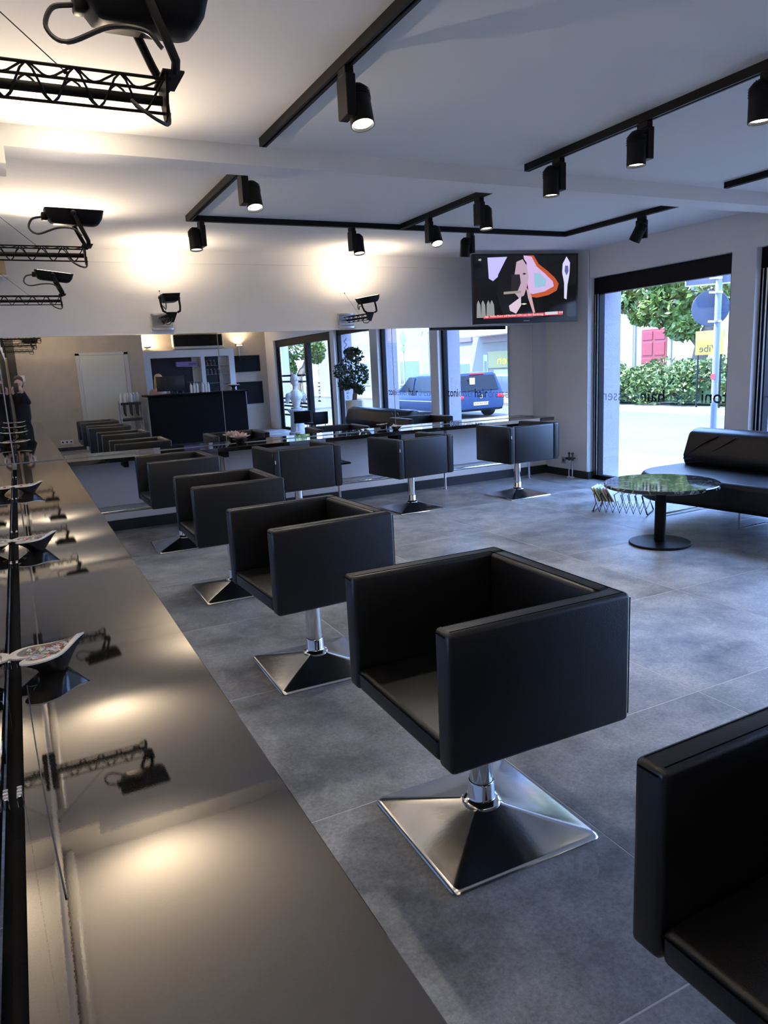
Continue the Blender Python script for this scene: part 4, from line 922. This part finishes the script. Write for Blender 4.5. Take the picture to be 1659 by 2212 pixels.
# traffic sign pole seen from behind
sp = thing('traffic_sign', (7.6, 6.07, GZ+.06), 'grey traffic sign post with two signs seen from behind', 'traffic sign')
sign_back = mat('sign_back_grey', (.045, .06, .095), .5)
MB().cyl((0, 0, 0), (0, 0, 3.4), .038, n=16).build('pole', mat('galvanised', (.17, .19, .22), .5, .0), sp)
SB = frame_xyz((-.06, 0, 0), Vector((.60, -.80, 0)), (0, 0, 1))
MB().lathe([(0, .002), (.205, .002), (.21, -.002), (.205, -.006), (0, -.006)], n=36).xf(Matrix.Translation((-.02, .09, 2.33)) @ Matrix.Rotation(math.atan2(-.8, .6), 4, 'Z') @ Matrix.Rotation(R(90), 4, 'X')).build('round_sign', sign_back, sp)
MB().box(-.34, .26, -.003, .003, 2.60, 3.0, .002, 1).xf(Matrix.Translation((-.02, .01, 0)) @ Matrix.Rotation(math.atan2(-.8, .6), 4, 'Z')).build('rectangular_sign', sign_back, sp)
MB().box(-.35, .27, -.006, .006, 2.59, 2.605).box(-.35, -.335, -.006, .006, 2.59, 3.0).xf(Matrix.Translation((-.02, .01, 0)) @ Matrix.Rotation(math.atan2(-.8, .6), 4, 'Z')).build('sign_rim', alu, sp)
for z in (2.17, 2.50, 2.66): MB().cyl((0, 0, z-.012), (0, 0, z+.012), .046, n=16).box(-.16, .02, -.01, .004, z-.012, z+.012).build('clamp', alu, sp)
MB().box(-.041, -.039, -.03, .03, 1.5, 1.56).xf(Matrix.Rotation(R(0), 4, 'Z')).build('sticker', mat('sticker_red', (.45, .03, .04), .5), sp, False)
MB().cyl((0, 0, 1.28), (0, 0, 1.288), .0395, n=16).build('band', white_pl, sp)
# yellow board outdoors, standing in for a sign reflected in the window glass
yb = thing('reflected_signboard', (19.75, 16.15, GZ+.12), 'yellow board in front of the tree trunk, standing in for a window reflection', 'sign')
yb.scale = (.9, .9, .93)
yel = mat('sign_yellow', (.26, .19, .004), .5)
MB().box(0, .05, -.55, .60, 1.78, 2.58, .006, 1).build('board', yel, yb); MB().box(-.006, 0, -.55, .60, 2.26, 2.58).build('upper_panel', mat('sign_yellow_light', (.20, .16, .02), .5), yb, False)
for y in (-.45, .5): MB().cyl((.03, y, 0), (.03, y, 1.8), .03, n=8).build('post', black_metal, yb)
text_obj('lettering', 'Vibe', .34, glue_black, yb, frame_xyz((-.008, -.32, 1.88), (0, 1, 0), (0, 0, 1)), width=.75, depth=.002)
MB().box(-.02, 0, -.9, -.56, 1.8, 2.3, .01, 1).build('red_badge', mat('badge_pink', (.70, .25, .28), .5), yb)

# parked van (seen in the mirror through the windows)
vn = thing('van', (14.76, -10.1, GZ-.05), 'dark blue parked van with its tailgate towards the salon, seen in the mirror', 'van')
vn.scale = (1.2, 1.2, 1.0)
blue = mat('car_paint_blue', (.006, .018, .055), .35, .0, spec=.3)
gls = mat('car_glass', (.003, .005, .009), .2, spec=.2)
b = MB()
secs = [(-2.35, .30, .62, .72), (-2.25, .26, .86, .80), (-1.55, .24, .98, .86), (-.75, .24, 1.50, .86), (-.2, .24, 1.60, .86), (1.6, .24, 1.62, .86), (2.10, .24, 1.58, .85), (2.28, .28, .95, .84), (2.34, .34, .55, .80)]
rings = []
for y, z0, z1, hw in secs:
    zm = min(.92, z1*.8+.05); top = hw*(.80 if z1 > 1.2 else .92)
    rings.append([b.bm.verts.new((x, y, z)) for x, z in ((-hw*.94, z0), (-hw, z0+.15), (-hw, zm), (-top, z1-.06), (-top*.85, z1), (top*.85, z1), (top, z1-.06), (hw, zm), (hw, z0+.15), (hw*.94, z0))])
for A, B in zip(rings, rings[1:]):
    for i in range(10): b.bm.faces.new((A[i], A[(i+1) % 10], B[(i+1) % 10], B[i]))
b.bm.faces.new(rings[0]); b.bm.faces.new(rings[-1])
b.build('body', blue, vn)
MB().quad((-.66, 2.285, .98), (.66, 2.285, .98), (.58, 2.145, 1.50), (-.58, 2.145, 1.50)).xf(Matrix.Translation((0, .02, 0))).build('rear_window', gls, vn, False)
for s in (-1, 1):
    for y0, y1 in ((-1.15, -.25), (-.18, .95), (1.02, 1.95)): MB().quad((s*.868, y0, .95), (s*.868, y1, .95), (s*.735, y1-.05, 1.50), (s*.735, y0+(.45 if y0 < -1 else .05), 1.50)).build('side_window', gls, vn, False)
    tlm = MB().box(s*.80-.20*(s > 0), s*.80+.20*(s < 0), 2.27, 2.335, .70, .82, .02, 2).build('tail_light', mat('tail_red', (.45, .01, .02), .2, emit=(.6, .02, .03), estr=.5), vn)
    for y in (-1.55, 1.5): MB().cyl((s*.72, y, .31), (s*.88, y, .31), .31, n=28).build('wheel', mat('tyre', (.012, .012, .012), .7), vn)
    MB().box(s*.858-.006, s*.858+.006, -1.4, 2.0, .60, .625).build('side_trim', chrome, vn, False)
MB().box(-.25, .25, 2.10, 2.16, 1.535, 1.56).build('brake_light', mat('tail_red', (.45, .01, .02), .2), vn, False)
pl_ = MB().box(-.27, .25, 2.335, 2.348, .46, .57, .003, 1).build('number_plate', mat('plate_white', (.85, .85, .85), .4), vn)
MB().box(.215, .25, 2.3485, 2.349, .465, .565).build('plate_band', mat('plate_blue', (.02, .10, .55), .4), pl_, False)
for k, x in enumerate((.17, .11, .02, -.04, -.12, -.17, -.22)): MB().box(x-.018, x+.018, 2.3485, 2.349, .485, .545).build('plate_mark', dark_pl, pl_, False)
em = MB().lathe([(.062, -.006), (.075, -.006), (.075, .006), (.062, .006)], n=28).xf(Matrix.Translation((0, 2.335, .77)) @ Matrix.Rotation(R(90), 4, 'X')).tube([(-.035, 2.335, .815), (0, 2.335, .775), (.035, 2.335, .815)], .006, 5).tube([(-.048, 2.335, .79), (-.025, 2.335, .715), (0, 2.335, .765), (.025, 2.335, .715), (.048, 2.335, .79)], .006, 5).build('emblem', chrome, vn)
MB().box(.1, .28, 2.245, 2.25, 1.2, 1.42).xf(Matrix.Translation((-.45, .02, 0))).build('paper_note', paper_m, vn, False)
# shops across the street
def shop(name, x, y0, y1, h, label, m):
    t = thing(name, (x, (y0+y1)/2, GZ), label, 'building'); L_ = (y1-y0)/2
    MB().box(0, 6, -L_, L_, 0, h).build('wall', m, t, False); return t, (y0+y1)/2
s1, m1 = shop('shop_building', 24, -26.4, -12, 8.5, 'pale shop building with a yellow mattress sign across the street', mat('facade_white', (.17, .155, .125), .9, var=.03))
MB().box(-1.2, .0, -20.9-m1, -12-m1, 3.3, 3.6).build('canopy', white_pl, s1, False); MB().box(-.1, .0, -20.6-m1, -12-m1, 2.95, 3.3).build('fascia_brown', mat('fascia_brown', (.20, .16, .15), .8), s1, False)
MB().box(-.08, 0, -20.-m1, -15-m1, 1.55, 2.45).build('signboard', mat('sign_pale_yellow', (.22, .20, .07), .6), s1, False)
text_obj('lettering', 'matratzen', .62, mat('letter_yellow', (.62, .48, .0), .5), s1, frame_xyz((-.09, -15.2-m1, 1.75), (0, -1, 0), (0, 0, 1)), width=3.9, depth=.004, bold=.006)
MB().box(-.12, 0, -23.05-m1, -21.6-m1, 3.1, 3.38).build('violet_sign', mat('sign_violet', (.10, .07, .20), .5), s1, False)
for y0, y1, z0, z1 in ((-23.1, -21.8, .2, 2.2), (-20.5, -20.1, .1, 2.3), (-19.5, -16, .1, 1.45), (-26, -24.2, .1, 2.2)):
    w_ = MB().box(-.05, 0, y0-m1, y1-m1, z0, z1).build('window', mat('frame_shop_grey', (.30, .31, .33), .6), s1, False)
    MB().box(-.06, -.05, y0-m1+.08, y1-m1-.08, z0+.08, z1-.35).build('pane', mat('far_glass', (.05, .07, .09), .1), w_, False)
for k in range(4):
    y = -14-k*3.2-m1; w_ = MB().box(-.04, 0, y-.6, y+.6, 4.4, 6.2).build('window', white_pl, s1, False); MB().box(-.05, -.04, y-.5, y+.5, 4.5, 6.1).build('pane', mat('far_glass', (.05, .07, .09), .1), w_, False)
s2_, m2 = shop('shop_building', 24, -46, -26.45, 10, 'pale corner building with dark shop windows farther along the street', mat('facade_cream', (.17, .16, .13), .9, var=.03))
for y0, y1 in ((-30.7, -27.7), (-34.6, -31.6), (-38.5, -35.5), (-42.4, -39.4)):
    w_ = MB().box(-.06, 0, y0-m2, y1-m2, .6, 2.9).build('window', mat('frame_shop_grey', (.30, .31, .33), .6), s2_, False); MB().box(-.07, -.06, y0-m2+.15, y1-m2-.15, .7, 2.2).build('pane', mat('far_glass', (.05, .07, .09), .1), w_, False)
for k in range(5):
    y = -28.5-k*3.6-m2; w_ = MB().box(-.04, 0, y-.6, y+.6, 4.6, 6.6).build('window', white_pl, s2_, False); MB().box(-.05, -.04, y-.5, y+.5, 4.7, 6.5).build('pane', mat('far_glass', (.05, .07, .09), .1), w_, False)
galv = mat('galvanised', (.17, .19, .22), .5, .0)
lpst = thing('street_lamp', (21., -21.6, GZ), 'grey street lamp with two hanging lanterns across the street', 'street lamp')
MB().cyl((0, 0, 0), (0, 0, 3.7), .06, n=12).tube(bez([(0, -.7, 3.45), (0, -.55, 3.75), (0, -.2, 3.72), (0, 0, 3.6)], 5), .025, 6).tube(bez([(0, .7, 3.45), (0, .55, 3.75), (0, .2, 3.72), (0, 0, 3.6)], 5), .025, 6).build('post', galv, lpst)
for s in (-1, 1): MB().lathe([(0, .2), (.08, .18), (.22, .0), (0, 0)], (0, s*.7, 3.28), 16).build('lantern', galv, lpst)
rsn = thing('round_road_sign', (20.5, -23.6, GZ), 'round road sign on a pale post across the street', 'road sign')
MB().cyl((0, 0, 0), (0, 0, 3.9), .05, n=12).build('post', galv, rsn); MB().cyl((-.05, .05, 3.45), (-.03, .05, 3.45), .36, n=28).build('disc', mat('sign_back_green', (.10, .20, .18), .5), rsn); MB().box(-.06, -.04, -.15, .3, 2.75, 3.0).build('plate', mat('sign_back_green', (.10, .20, .18), .5), rsn, False)
